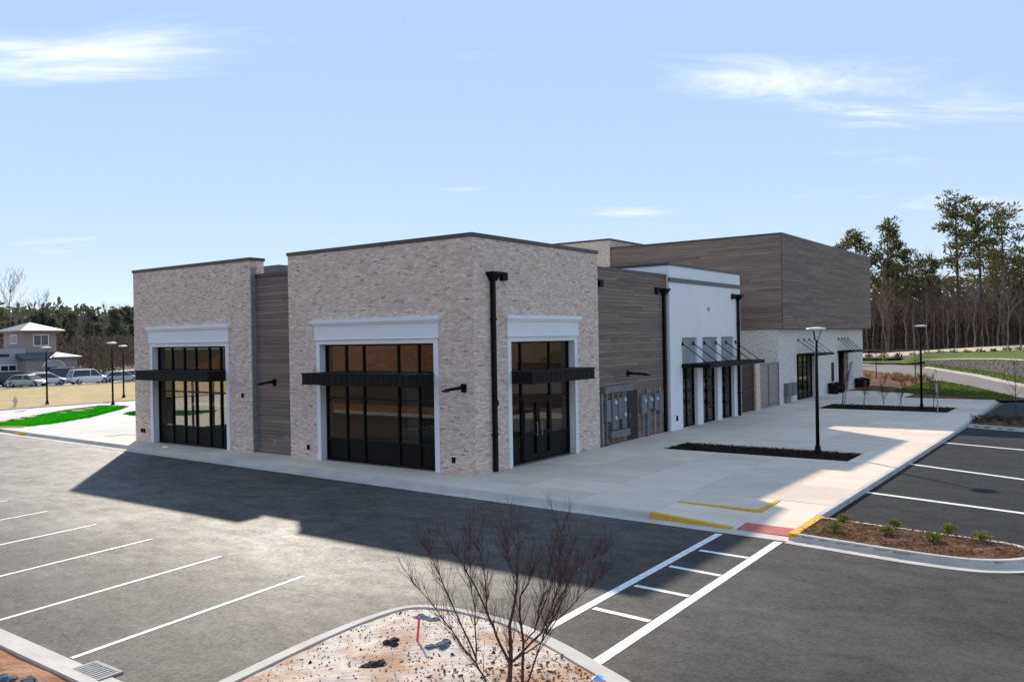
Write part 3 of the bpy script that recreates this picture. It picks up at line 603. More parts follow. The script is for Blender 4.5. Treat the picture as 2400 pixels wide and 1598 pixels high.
coping([(-9.19, -8.81, .36, 8.09, HZ - .004), (-8.81, -.34, 7.71, 8.09, HZ - .004)]); coping([(-19.86, -11.46, 9.66, 10.04, HZ - .004)])

for x, y in ((-6.2, 4.6), (-3.2, 5.9), (-4.6, 2.6)): MB().box(x, x + .22, y, y + .22, 0, 6.6).build('interior_column', m_frame, bld)
MB().box(-8.85, -.3, 5.2, 5.65, 4.9, 5.4).build('interior_duct', m_steel, bld); MB().box(-8.8, -6.6, 6.2, 6.35, 0, 3.2).build('interior_partition', m_grey, bld); MB().box(-5.6, -4.2, 3.4, 4.2, 0, .95).build('interior_counter', m_slat, bld)
for x, y in ((-16.9, 5.0), (-14.0, 3.2)): MB().box(x, x + .22, y, y + .22, 0, 6.6).build('interior_column', m_frame, bld)
# openings: white casing, frieze and cornice, dark storefront
def header(f, o, side):
    u0, u1, _, zt = o; mb = MB()
    f.box(mb, u0 - .20, u0, -.035, .02, .0, zt + .16); f.box(mb, u1, u1 + .20, -.035, .02, .0, zt + .16); f.box(mb, u0, u1, -.035, .02, zt, zt + .16)
    f.box(mb, u0 - .006, u0 + .012, .02, .235, .0, zt); f.box(mb, u1 - .012, u1 + .006, .02, .235, .0, zt); f.box(mb, u0 + .012, u1 - .012, .02, .235, zt - .012, zt + .006)
    h = mb.build('door_casing', m_white, bld)
    mb = MB(); f.box(mb, u0 - .24, u1 + .24, -.075, .02, zt + .162, zt + .70); f.box(mb, u0 - .26, u1 + .26, -.095, .02, zt + .163, zt + .20); mb.build('frieze', m_white, h)
    mb = MB(); f.box(mb, u0 - .29, u1 + .29, -.12, .02, zt + .702, zt + .77); f.box(mb, u0 - .34, u1 + .34, -.17, .02, zt + .772, zt + .91); mb.build('cornice', m_white, h)
def storefront(f, o, us, zs, n0=.235, kick=.8, dark=(), fw=.055, gl=None, door=None):
    u0, u1, z0, z1 = o; z0 = max(z0, 0.0); mb = MB(); U = [u0 + .012] + list(us) + [u1 - .012]; Zs = [z0] + list(zs) + [z1 - .014]
    for i, u in enumerate(U):
        a, b = (u, u + fw * 1.3) if i == 0 else ((u - fw * 1.3, u) if i == len(U) - 1 else (u - fw * .7, u + fw * .7)); f.box(mb, a, b, n0, n0 + .13, z0, z1 - .013)
    for i, z in enumerate(Zs):
        a, b = (z, z + fw) if i == 0 else ((z - fw, z) if i == len(Zs) - 1 else (z - fw * .5, z + fw * .5)); f.box(mb, u0 + .013, u1 - .013, n0 + .004, n0 + .126, a, b)
    s_ = mb.build('storefront_frame', m_frame, bld)
    for i in range(len(U) - 1):
        for j in range(len(Zs) - 1):
            q = MB(); f.box(q, U[i] + .03, U[i + 1] - .03, n0 + .05, n0 + .062, Zs[j] + .02, Zs[j + 1] - .02)
            if Zs[j + 1] <= kick + .02: q.build('kick_panel', m_frame, s_)
            else: q.build('pane', gl or m_glass, s_)
    return s_
header(fA, opA, 0); header(fA, opB, 0); header(fP, opP, 0)
storefront(fA, opA, (-6.26, -5.34, -3.61, -2.63), (.80, 2.33, 3.12), .235)
storefront(fA, opB, (-17.55, -16.62, -15.75, -14.75, -13.95), (.80, 2.33, 3.12), .235)
sfp = storefront(fP, opP, (3.0, 4.85), (.92, 2.29, 3.12), .235, kick=.93)
# the pair of doors in the plaza opening
dr = MB()
for a, b in ((3.05, 3.14), (3.86, 3.95), (3.98, 4.07), (4.71, 4.80)): fP.box(dr, a, b, .21, .27, .02, 2.24)
for a, b in ((3.14, 3.86), (4.07, 4.71)):
    for c, d in ((.02, .26), (.98, 1.05), (2.12, 2.24)): fP.box(dr, a, b, .212, .268, c, d)
do = dr.build('double_door', m_frame, bld)
hd = MB(); fP.box(hd, 3.80, 3.83, .13, .15, .9, 1.4); fP.box(hd, 4.10, 4.13, .13, .15, .9, 1.4)
for u in (3.80, 4.10):
    for z in (.92, 1.36): fP.box(hd, u, u + .03, .15, .212, z, z + .03)
hd.build('handle', m_steel, do)
# glazed opening in the far side wall of the left block
mb = MB()
for y in (1.75, 2.85, 4.0, 5.12): mb.box(-20.1, -20.0, y, y + .08, .25, 3.0)
for z in (.25, 2.92): mb.box(-20.1, -20.0, 1.83, 5.12, z, z + .08)
sw = mb.build('side_window_frame', m_frame, bld)
for a, b in ((1.83, 2.85), (2.93, 4.0), (4.08, 5.12)): MB().box(-20.055, -20.045, a, b, .33, 2.92).build('pane', m_glass, sw)

# flat canopies with ribbed fascia
def canopy(f, u0, u1, d=.89):
    mb = MB(); f.box(mb, u0 + .015, u1 - .015, -d + .02, .20, 2.94, 3.24); f.box(mb, u0 - .01, u1 + .01, -d - .03, .19, 3.245, 3.30); f.box(mb, u0 - .005, u1 + .005, -d - .02, .19, 2.875, 2.92)
    c = mb.build('canopy', m_canopy, bld)
    n = round((u1 - u0) / .30); w = (u1 - u0) / n
    q = MB().box(.012, w - .012, -.022, 0, 0, .32) if f.k == 'S' else MB().box(0, .022, .012, w - .012, 0, .32)
    me = umesh(q, 'fascia_panel', m_canopy)
    for i in range(n): inst('fascia_panel', me, c, f.pt(u0 + i * w, -d + .02, 2.922))
    n2 = 3; w2 = (d - .02) / n2
    q = MB().box(0, .012, .012, w2 - .012, 0, .32) if f.k == 'S' else MB().box(.012, w2 - .012, -.012, 0, 0, .32)
    me2 = umesh(q, 'side_panel', m_canopy)
    for i in range(n2):
        if f.k == 'S': inst('side_panel', me2, c, (u1 - .015, f.p - d + .02 + i * w2, 2.922)); inst('side_panel', me2, c, (u0 + .003, f.p - d + .02 + i * w2, 2.922))
        else: inst('side_panel', me2, c, (f.p + i * w2, u0 + .015, 2.922)); inst('side_panel', me2, c, (f.p + i * w2, u1 - .003, 2.922))
canopy(fA, -7.38, -1.70); canopy(fA, -18.62, -13.18); canopy(fP, 2.02, 6.18)

# wood-look boards
bu = umesh(MB().box(0, 1, 0, 1, 0, 1), 'board', m_board)
def boards(f, u0, u1, z0, z1, lens, parent, ops=(), bh=.15, join=False, side='front'):
    jm = MB() if join else None; z = z0
    if join: jm.t = []
    while z < z1 - .02:
        h = min(bh, z1 - z); u = u0; first = True
        while u < u1 - .05:
            L = rng.choice(lens) * (rng.uniform(.25, 1) if first else 1); first = False; e = min(u + L, u1)
            if u1 - e < .5: e = u1
            segs = [(u, e)]
            for o in ops:
                if z + h > o[2] + .02 and z < o[3] - .02:
                    segs = [q for a, b in segs for q in ((a, min(b, o[0])), (max(a, o[1]), b)) if q[1] - q[0] > .05]
            for a, b in segs:
                th = rng.uniform(.018, .026)
                if join: f.box(jm, a + .003, b - .003, -th, 0, z + .004, z + h - .005); jm.t += [rng.random() * .98] * 8
                else:
                    p = f.pt(a + .003, -th, z + .004) if f.k == 'S' else f.pt(a + .003, 0, z + .004)
                    inst('board', bu, parent, p, (b - a - .006, th, h - .009) if f.k == 'S' else (th, b - a - .006, h - .009))
            u = e
        z += bh
    if join: jm.build('boards', m_board, parent, kind='stuff')
mb = MB(); fR.box(mb, -11.5, -9.15, .0, .25, Z0, 7.12); cl = mb.build('board_backing', m_back, bld)
boards(fR, -11.46, -9.17, 0.02, 7.12, (5,), cl)
coping([(-11.46, -9.19, .20, .56, 7.22)])
MB().box(-11.5, -11.46, .013, .27, 0, 7.5).build('corner_trim', m_steel, bld)
WOP = [(8.0, 11.4, 0, 2.15), (11.4, 14.5, 0, 2.0)]
mb = MB(); fW.box(mb, 8.05, 14.64, .0, .3, Z0, 7.2); cl = mb.build('board_backing', m_back, bld)
boards(fW, 8.08, 14.62, 0.02, 7.2, (3.6, 4.8), cl, [])
coping([(-.5, -.10, 8.09, 14.60, 7.30)])

# downspouts with collector heads and overflow scuppers
def downspout(f, u, zt, zb, uo):
    mb = MB(); f.box(mb, u - .075, u + .075, -.16, -.03, zb, zt - .30); d = mb.build('downspout', m_black, bld, bevel=.012)
    a = [f.pt(u - .10, -.18, zt - .30), f.pt(u + .10, -.18, zt - .30), f.pt(u + .10, -.02, zt - .30), f.pt(u - .10, -.02, zt - .30)]; b = [f.pt(u - .25, -.30, zt - .08), f.pt(u + .25, -.30, zt - .08), f.pt(u + .25, -.02, zt - .08), f.pt(u - .25, -.02, zt - .08)]
    q = MB().quadmesh(a + b, [(0, 1, 2, 3), (4, 5, 6, 7), (0, 1, 5, 4), (1, 2, 6, 5), (2, 3, 7, 6), (3, 0, 4, 7)]); f.box(q, u - .28, u + .28, -.32, -.015, zt - .08, zt); q.build('collector_head', m_black, d)
    for z in (zb + 1.2, zt - 1.6): q = MB(); f.box(q, u - .11, u + .11, -.165, -.014, z, z + .05); q.build('strap', m_black, d)
    q = MB(); f.box(q, uo - .14, uo + .14, -.16, -.012, zt - .26, zt + .02); q.build('overflow_scupper', m_black, bld)
downspout(fP, .97, 6.66, .02, 1.60); downspout(fW, 14.2, 6.62, .02, 13.55); downspout(fC, 23.12, 6.62, .02, 22.45)
mb = MB(); fW.box(mb, 8.25, 8.53, -.16, -.03, 6.46, 6.74); mb.build('overflow_scupper', m_black, bld)
for f, u, z in ((fA, -8.12, .43), (fA, -.91, .45), (fA, -19.65, .5), (fA, -19.45, .48), (fA, -12.1, 2.3), (fP, 1.2, 2.28)):
    mb = MB(); c = f.pt(u, -.03, z); f.box(mb, u - .07, u + .07, -.03, .012, z - .09, z + .09); f.box(mb, u - .03, u + .03, -.07, -.03, z - .03, z + .03); mb.build('hose_bib', m_black, bld)
mb = MB(); fR.box(mb, -10.42, -10.32, -.05, -.024, .35, .52); mb.build('outlet_cover', m_steel, bld)

# white stucco block
mb = MB(); CO = [(15.98, 17.73, Z0, 4.33), (18.40, 20.28, Z0, 4.33), (20.84, 22.60, Z0, 4.33)]
fC.wall(mb, 14.65, 23.65, Z0, 7.72, .03, .30, CO); mb.box(-8, -.3, 14.65, 14.95, Z0, 7.72); mb.box(-8, -.3, 23.35, 23.65, Z0, 7.72); mb.box(-8, -7.7, 14.95, 23.35, Z0, 7.72)
wc = mb.build('stucco_wall', m_stucco, bld)
US = [14.65, 15.95, 17.0, 18.07, 19.34, 20.56, 21.7, 22.65, 23.65]
for a, b in zip(US, US[1:]):
    q = MB(); fC.box(q, a + .006, b - .006, 0, .031, 4.34, 6.94); q.build('stucco_panel', m_stucco, wc)
    q = MB(); fC.box(q, a + .006, b - .006, 0, .031, 7.16, 7.72); q.build('stucco_panel', m_stucco, wc)
for a, b in ((14.65, 15.98), (17.73, 18.40), (20.28, 20.84), (22.60, 23.65)):
    for z0, z1 in ((.0, 2.92), (2.93, 4.33)):
        q = MB(); fC.box(q, a + (.006 if a < 15 else 0), b - .002, 0, .031, z0, z1); q.build('stucco_pier', m_stucco, wc)
mb = MB(); fC.box(mb, 14.62, 23.68, -.05, .03, 6.96, 7.15); mb.build('cornice_band', m_dgrey, bld)
coping([(-.36, .04, 14.61, 23.69, 7.85), (-8.04, -.36, 14.61, 14.99, 7.848), (-8.04, -.36, 23.31, 23.69, 7.848)])
mb = MB(); mb.box(-7.7, -.3, 14.95, 23.35, 6.6, 6.9); mb.box(-7.7, -.3, 14.95, 23.35, -.12, -.002); mb.build('roof', m_roof, bld)
for o in CO:
    q = MB(); fC.box(q, o[0], o[1], .10, .30, 3.06, 4.33); q.build('grey_spandrel', m_grey, bld)
    c = (o[0] + o[1]) / 2
    storefront(fC, (o[0], o[1], 0, 3.05), (c,), (.75, 1.75, 2.25), .17, kick=.1)
mb = MB(); fC.box(mb, 19.12, 19.28, -.05, 0, 5.68, 5.84); mb.build('wall_sensor', m_steel, bld)
mb = MB(); fC.box(mb, 15.2, 15.32, -.05, 0, .42, .66); mb.build('hose_bib', m_black, bld)
def rod_canopy(f, u0, u1, d, z0, z1, us, zr, edge_=True):
    mb = MB(); f.box(mb, u0, u1, -d, -d + .10, z0, z1); f.box(mb, u0, u0 + .10, -d + .10, -.002, z0, z1); f.box(mb, u1 - .10, u1, -d + .10, -.002, z0, z1); f.box(mb, u0 + .1, u1 - .1, -.10, -.002, z0, z1)
    c = mb.build('rod_canopy', m_black, bld)
    n = int((d - .2) / .12)
    for i in range(n): q = MB(); f.box(q, u0 + .1, u1 - .1, -.1 - (i + 1) * .12, -.1 - (i + 1) * .12 + .075, z0 + .03, z1 - .03); q.build('slat', m_black, c)
    for u in us:
        q = MB(); q.path([f.pt(u, -.02, zr), f.pt(u, -d + .12, z1)], .022, 6); f.box(q, u - .07, u + .07, -.04, -.001, zr - .09, zr + .09); q.build('hanger_rod', m_black, c)
rod_canopy(fC, 15.88, 23.3, 1.45, 2.90, 3.08, (16.0, 17.25, 18.6, 20.1, 21.5, 22.8), 4.04)

# tall block: boxed timber storey over a painted brick ground floor
mb = MB(); DO = [(34.75, 38.75, Z0, 3.0), (44.9, 47.7, Z0, 3.0)]
fDl.wall(mb, 31.1, 52.4, Z0, 4.75, .0, .3, DO); mb.box(-12.2, -.7, 31.1, 31.4, Z0, 4.75); mb.box(-12.2, -.7, 52.1, 52.4, Z0, 4.75); mb.box(-6.5, -6.2, 31.4, 52.1, Z0, 4.75); mb.build('painted_brick_wall', m_dbrick, bld)
mb = MB(); mb.box(-6.2, -.7, 31.4, 52.1, -.12, 0); mb.build('floor', m_infloor, bld)
mb = MB(); mb.box(-12.16, -.055, 31.005, 53.8, 4.752, 10.66); ub = mb.build('upper_storey', m_back, bld)
boards(fDs, -12.14, -.07, 4.76, 10.64, (4.0, 4.8), ub, bh=.168)
boards(fDp, 31.0, 53.8, 4.76, 10.64, (3.6, 4.8), ub, bh=.168, join=True)
coping([(-12.2, .0, 30.95, 31.4, 10.76), (-.4, .0, 31.4, 53.85, 10.76)])
mb = MB(); mb.box(-19.5, -12.2, 30.9, 40, Z0, 11.28); mb.build('brick_tower', m_cbrick, bld)
coping([(-19.55, -12.15, 30.85, 40.05, 11.40)])
MB().box(-12.1, -.10, 31.03, 53.75, 4.735, 4.751).build('soffit', m_slat, bld)
storefront(fDl, (34.75, 38.75, 0, 3.0), (35.75, 36.75, 37.75), (.45, 2.3), .17, kick=.46)
storefront(fDl, (44.9, 47.7, 0, 3.0), (46.3,), (.9, 2.3), .6, kick=.92, gl=m_door)
rod_canopy(fDl, 34.8, 38.9, 1.3, 2.95, 3.1, (35.1, 36.35, 37.55, 38.75), 4.02); rod_canopy(fDl, 44.7, 47.9, 1.1, 2.95, 3.1, (44.95, 45.9, 46.8, 47.7), 4.0)
mb = MB(); fDl.box(mb, 42.95, 43.55, -.04, -.001, .85, 2.25); mb.build('wall_vent', m_black, bld)
# fenced yard between the white and the tall block
yard = thing('yard_screen', 'brown slatted gate and grey picket screen closing the gap beside the white block', 'fence', (-.3, 27, 0))
for i in range(19): MB().box(-.33, -.30, 23.70, 26.45, .06 + i * .148, .06 + i * .148 + .135).build('slat', m_slat, yard)
mb = MB(); mb.box(-.40, -.335, 23.7, 23.8, 0, 2.9); mb.box(-.40, -.335, 26.35, 26.45, 0, 2.9); mb.build('post', m_black, yard)
MB().box(-.55, -.2, 26.5, 27.2, -.1, 2.75).build('brick_pier', m_cbrick, yard)
mb = MB(); mb.box(-.36, -.30, 27.2, 30.9, 2.55, 2.68); mb.box(-.36, -.30, 27.2, 30.9, .06, .14); mb.box(-.36, -.30, 30.82, 30.92, 0, 2.7); mb.box(-.36, -.30, 29.0, 29.08, .14, 2.55); mb.build('screen_frame', m_mesh, yard)
pk = umesh(MB().box(0, .016, 0, .016, 0, 2.41), 'picket', m_mesh)
for i in range(20): inst('picket', pk, yard, (-.345, 27.32 + i * .175, .14))
structure(MB().box(-12, -.5, 23.7, 31.05, -.12, -.01), 'yard_floor', m_kerb)

# ------------------------------------------------------------------ fixtures at the building
def wall_lamp(f, u, z, L, label):
    t = thing('wall_lamp', label, 'wall lamp', f.pt(u, -.02, z), 'black arm lamps on the facade')
    mb = MB(); f.box(mb, u - .11, u + .11, -.05, -.024 if f is not fA and f is not fP else -.006, z - .14, z + .14); mb.build('wall_plate', m_black, t, bevel=.01)
    mb = MB(); mb.path([f.pt(u, -.05, z + .02), f.pt(u, -.16, z + .02), f.pt(u, -L, z - .02)], [.075, .06, .045], 10); mb.build('arm', m_black, t, smooth=True)
    mb = MB(); c = f.pt(u, -L, z - .06); mb.lathe(c, [(.02, -.02), (.13, -.015), (.13, .02), (.05, .05)], 14); mb.build('lamp_head', m_black, t)
wall_lamp(fA, -.42, 2.84, .95, 'black arm wall lamp on the brick just left of the front corner')
wall_lamp(fR, -10.38, 2.85, .75, 'black arm wall lamp on the brown board strip between the brick blocks')
wall_lamp(fW, 10.7, 2.85, .95, 'black arm wall lamp on grey boards above the electric meters')
def meters(label, y0, specs, trough=None, wire=None, post=None):
    t = thing('electric_meter_bank', label, 'electric meters', (-.1, y0, 0)); x = -.12
    for y, w, z0, z1, dia in specs:
        d = rng.uniform(.12, .2); c = MB().box(x, x + d, y, y + w, z0, z1).build('cabinet', m_cab, t, bevel=.01)
        for zz in dia:
            q = MB(); q.path([(x + d, y + w / 2, zz), (x + d + .07, y + w / 2, zz), (x + d + .09, y + w / 2, zz)], [.085, .085, .06], 14); q.build('meter_dial', m_dial, c)
        MB().path([(x + .07, y + w / 2, z1), (x + .07, y + w / 2, z1 + .25)], .03, 8).build('conduit', m_steel, t)
        if z0 > .5: MB().path([(x + .07, y + w / 2, .1), (x + .07, y + w / 2, z0)], .03, 8).build('conduit', m_steel, t)
    if trough: MB().box(x, x + .26, trough[0], trough[1], 2.14, 2.40).build('trough', m_cab, t, bevel=.01)
    if wire: MB().box(x, x + .22, wire[0], wire[1], .26, .55).build('wireway', m_cab, t, bevel=.01)
    if post: MB().box(x, x + .12, post, post + .07, 0, 2.14).build('strut_post', m_steel, t)
meters('electric meter bank under a grey trough, next to the brick corner block', 9.3, ((8.55, .36, .95, 1.85, ()), (9.0, .42, .62, 1.9, (1.72, 1.08)), (9.5, .34, 1.0, 1.9, ()), (9.92, .42, .6, 1.95, (1.78, 1.15))), (8.28, 10.75), (8.85, 10.45), 8.27)
meters('second electric meter bank beside the white stucco block, without a trough', 12.8, ((11.75, .46, 1.05, 1.85, (1.6,)), (12.35, .38, 1.2, 1.8, (1.62,)), (12.85, .42, 1.1, 1.85, (1.62,)), (13.40, .42, .95, 1.9, ())), None, None, 12.28)
mb = MB(); mb.box(-.122, -.09, 10.62, 11.5, 0, 2.12); ud = mb.build('utility_door', m_door, bld); MB().box(-.09, -.03, 10.70, 10.74, 1.0, 1.14).build('handle', m_steel, ud)
t = thing('utility_cabinet', 'grey utility cabinet on the pale brick wall of the tall block', 'utility box', (-.3, 33, 0))
MB().box(-.395, -.12, 32.05, 33.9, .45, 1.27).build('cabinet', m_cab, t, bevel=.02); MB().box(-.395, -.2, 32.1, 32.9, .0, .45).build('pipe_box', m_cab, t); MB().box(-.12, -.105, 32.95, 32.97, .5, 1.22).build('door_seam', m_black, t)
def bench(y, label):
    t = thing('bench', label, 'bench', (.1, y, 0), 'black benches by the tall block')
    for yy in (y, y + 1.75):
        mb = MB(); n = 8; pts = [(-.3, 0), (.38, 0), (.42, .4)] + [(.30 + .12 * math.cos(a), .55 + .12 * math.sin(a)) for a in [k * math.pi / 2 / n for k in range(n + 1)]] + [(-.15, .78), (-.3, .78)]
        v = [(px, yy, pz) for px, pz in pts] + [(px, yy + .08, pz) for px, pz in pts]; k = len(pts)
        mb.quadmesh(v, [tuple(range(k)), tuple(range(2 * k - 1, k - 1, -1))] + [(i, (i + 1) % k, k + (i + 1) % k, k + i) for i in range(k)]); mb.build('end_panel', m_black, t)
    for i in range(4): MB().box(-.22 + i * .14, -.22 + i * .14 + .11, y + .08, y + 1.75, .42, .45).build('slat', m_slat, t)
    for i in range(3): MB().box(-.27, -.245, y + .08, y + 1.75, .5 + i * .1, .58 + i * .1).build('slat', m_slat, t)
bench(41.7, 'black bench by the tall block, left of the dark doorway'); bench(49.3, 'black bench by the tall block, right of the dark doorway')

# ------------------------------------------------------------------ lamps, post, hydrant
def post_lamp(x, y, h, label, z=0):
    t = thing('street_lamp', label, 'street lamp', (x, y, z), 'black post lamps with flat disc heads')
    MB().lathe((x, y, z), [(.17, 0), (.17, .04), (.11, .10), (.10, .22), (.075, .26)], 14).build('base', m_black, t, smooth=False)
    MB().lathe((x, y, z), [(.07, .2), (.06, h * .6), (.052, h - .45)], 12).build('post', m_black, t, smooth=True)
    mb = MB()
    for k in range(3):
        a = k * 2.094 + .4; mb.path([(x + .045 * math.cos(a), y + .045 * math.sin(a), z + h - .50), (x + .13 * math.cos(a), y + .13 * math.sin(a), z + h - .25), (x + .20 * math.cos(a), y + .20 * math.sin(a), z + h - .06)], .014, 6)
    mb.build('bracket', m_black, t)
    d = MB().lathe((x, y, z + h), [(.05, -.09), (.33, -.06), (.36, -.03), (.34, .0), (.10, .035)], 24).build('disc_head', m_lamp, t)
    MB().lathe((x, y, z + h), [(.25, -.085), (.26, -.06)], 20).build('lens', m_lamp, d)
post_lamp(7.78, 10.75, 4.63, 'black post lamp in the nearer mulch bed of the plaza'); post_lamp(7.64, 31.8, 4.78, 'black post lamp in the farther mulch bed of the plaza')
post_lamp(-50.0, 9.9, 4.4, 'black post lamp in front of the pink brick house'); post_lamp(-44.1, 11.9, 4.65, 'black post lamp at the tip of the bright green turf strip'); post_lamp(-51.9, 17.1, 4.4, 'black post lamp nearest the left brick block, on the dormant lawn')
t = thing('sign_post', 'thin post with a small sign seen edge-on at the far mulch bed', 'sign post', (8.95, 28.8, 0))
MB().path([(8.95, 28.8, 0), (8.95, 28.8, 1.65)], .028, 8).build('post', m_steel, t); MB().box(8.90, 8.912, 28.68, 28.92, 1.15, 1.62).build('sign_plate', m_lamp, t)
t = thing('fire_hydrant', 'small pale fire hydrant at the edge of the dormant lawn', 'hydrant', (-50, 7.6, 0)); m_hyd = mat('hydrant_paint', (.62, .56, .58), None, rough=.5)
MB().lathe((-50, 7.6, 0), [(.16, 0), (.16, .06), (.11, .08), (.11, .52), (.14, .54), (.13, .62), (.05, .72), (.04, .78)], 14).build('barrel', m_hyd, t)
for a, b in (((-50, 7.42, .42), (-50, 7.78, .42)), ((-50.0, 7.6, .36), (-49.78, 7.6, .36))): MB().path([a, b], .06, 10).build('nozzle', m_hyd, t)

# ------------------------------------------------------------------ retaining wall
RW = [(-6.5, 108.5, .35), (-4.05, 104.25, .55), (1.81, 90.08, 1.08), (6.81, 77.57, 1.45), (9.75, 69.09, 1.58), (13.5, 61.5, 1.6), (16, 60.4, 1.6), (40, 59, 1.6)]
rw = thing('retaining_wall', 'long grey block retaining wall along the far side road', 'wall', (6.8, 77.6, 0))
mb = MB(); cp = MB(); mb.t = []
for (x0, y0, h0), (x1, y1, h1) in zip(RW, RW[1:]):
    a = Vector((x0, y0)); b = Vector((x1, y1)); L = (b - a).length; d = (b - a) / L; n = Vector((d.y, -d.x)); n = -n if n.dot(Vector((CAM.x, CAM.y)) - a) < 0 else n
    for r in range(8):
        z = r * .2; k = -.225 if r % 2 else 0
        while k < L:
            u0, u1 = max(k, 0), min(k + .44, L); hh = h0 + (h1 - h0) * u0 / L; k += .45
            if u1 - u0 < .05 or z + .1 > hh: continue
            o = rng.uniform(0, .03); P = [a + d * u0, a + d * u1]; t_ = min(z + .19, hh)
            q = [(p.x + n.x * o, p.y + n.y * o) for p in P] + [(p.x - n.x * .28, p.y - n.y * .28) for p in P[::-1]]
            mb.prism(q, z, t_); mb.t += [rng.random() * .98] * 8
    P = [a, b]; q = [(p.x + n.x * .05, p.y + n.y * .05) for p in P] + [(p.x - n.x * .32, p.y - n.y * .32) for p in P[::-1]]
    cp.quadmesh([(x, y, (h0 if i in (0, 3) else h1) + .01) for i, (x, y) in enumerate(q)] + [(x, y, (h0 if i in (0, 3) else h1) + .11) for i, (x, y) in enumerate(q)], [(0, 3, 2, 1), (4, 5, 6, 7), (0, 1, 5, 4), (1, 2, 6, 5), (2, 3, 7, 6), (3, 0, 4, 7)])
mb.build('blocks', m_wallblk, rw, kind='stuff'); cp.build('cap', m_kerb, rw)

# ------------------------------------------------------------------ planting
def shrub(x, y, h, label, mt=m_leaf, n=150, group=None, z=0, size=.10, wide=1.0):
    t = thing('shrub', label, 'shrub', (x, y, z), group)
    mb = MB(); mb.cloud((x, y, z + h * .5), (h * .62 * wide, h * .62 * wide, h * .5), n, size, .45, .5); mb.build('foliage', mt, t)
    mb = MB()
    for _ in range(7): a = rng.uniform(0, 6.28); r = h * .4 * rng.random(); mb.path([(x, y, z - .03), (x + r * math.cos(a), y + r * math.sin(a), z + h * rng.uniform(.5, .9))], [.008, .003], 4)
    mb.build('stem', m_twig, t); return t
for x, y, h, l in ((11.8, -2.14, .34, 'yellow-green shrub nearest the yellow kerb end of the planting island'), (11.69, -.95, .20, 'small low shrub at the back left corner of the planting island'), (12.8, -.95, .24, 'yellow-green shrub at the back edge, middle of the planting island'), (12.82, -1.87, .28, 'yellow-green shrub in the middle of the planting island'), (13.76, -1.98, .28, 'pale shrub with a dark shadow at the front of the planting island'), (13.92, -1.05, .30, 'shrub at the back edge near the rounded end of the planting island'), (14.59, -1.50, .36, 'largest shrub at the rounded end of the planting island')):
    shrub(x, y, h * .62, l, n=210, group='shrubs on the planting island', z=.05, size=.065, wide=1.35)
mb = MB(); k = 0
while k < 3200:
    x = rng.uniform(11.1, 15.5); y = rng.uniform(-2.95, -.6)
    if inpoly(x, y, IS) and edge_dist(x, y, IS) > .17: mb.leaf((x, y, .03 + rng.random() * .035), rng.uniform(.05, .13), (rng.gauss(0, 1), rng.gauss(0, 1), rng.uniform(-.05, .35)), .12); k += 1
mb.build('straw', m_straw2, isl, kind='stuff')
for x0, x1, y0, y1 in ((2.35, 9.25, 8.95, 11.15), (2.35, 9.25, 29.55, 33.15)):
    mb = MB()
    for _ in range(2600): mb.leaf((rng.uniform(x0, x1), rng.uniform(y0, y1), rng.uniform(-.03, .02)), rng.uniform(.03, .09), (rng.gauss(0, 1), rng.gauss(0, 1), rng.uniform(0, .5)), .4)
    mb.build('bark_chips', m_mulch, label='dark bark chips covering a plaza mulch bed', kind='stuff')
rp = structure(bed([(10.95, 23.75), (13.2, 22.85), (40, 21), (40, 26), (13, 25.9), (10.85, 27.4)], .2, lambda x, y, e: -.1 + min(e, .4) * .3 + .03 * vnoise(x * 2, y * 2)), 'far_island', m_mulch2)
kerb_run([(10.95, 23.75), (13.2, 22.85), (40, 21)], 'kerb', [(-.25, -.2), (-.25, -.138), (0, -.136), (.03, .0), (.15, .0), (.15, -.2)], 3, parent=rp)
for i in range(14):
    x = 11.35 + i * .42 + rng.uniform(-.1, .1); y = 24.3 + (i % 3) * .65 - i * .06; shrub(x, y, rng.uniform(.32, .5), 'dull olive low shrub massed on the island across the car park', m_leaf2, 90, 'low shrubs on the far island', size=.13, wide=1.25)
def branchy(mb, p, d, L, r, depth, spread=.5, up_=.25, n=3, sides=4, minr=.004):
    d = Vector(d).normalized(); q = Vector(p); pts = [tuple(q)]; rads = [r]; k = 4
    for i in range(k):
        d = (d + Vector((rng.gauss(0, .09), rng.gauss(0, .09), rng.gauss(0, .06) + up_ * .12))).normalized(); q = q + d * L / k; pts.append(tuple(q)); rads.append(max(minr, r * (1 - .55 * (i + 1) / k)))
    mb.path(pts, rads, sides, cap=False)
    if depth > 0:
        for i in range(n + 1):
            j = rng.randint(1, k) if i < n else k; b = Vector(pts[j]); a = rng.uniform(0, 6.28); side = Vector((math.cos(a), math.sin(a), rng.uniform(-.1, .5)))
            branchy(mb, b, d * (1 - spread) + side * spread + Vector((0, 0, up_)), L * rng.uniform(.5, .75), max(minr, rads[j] * rng.uniform(.5, .7)), depth - 1, spread, up_, n, max(3, sides - 1), minr)
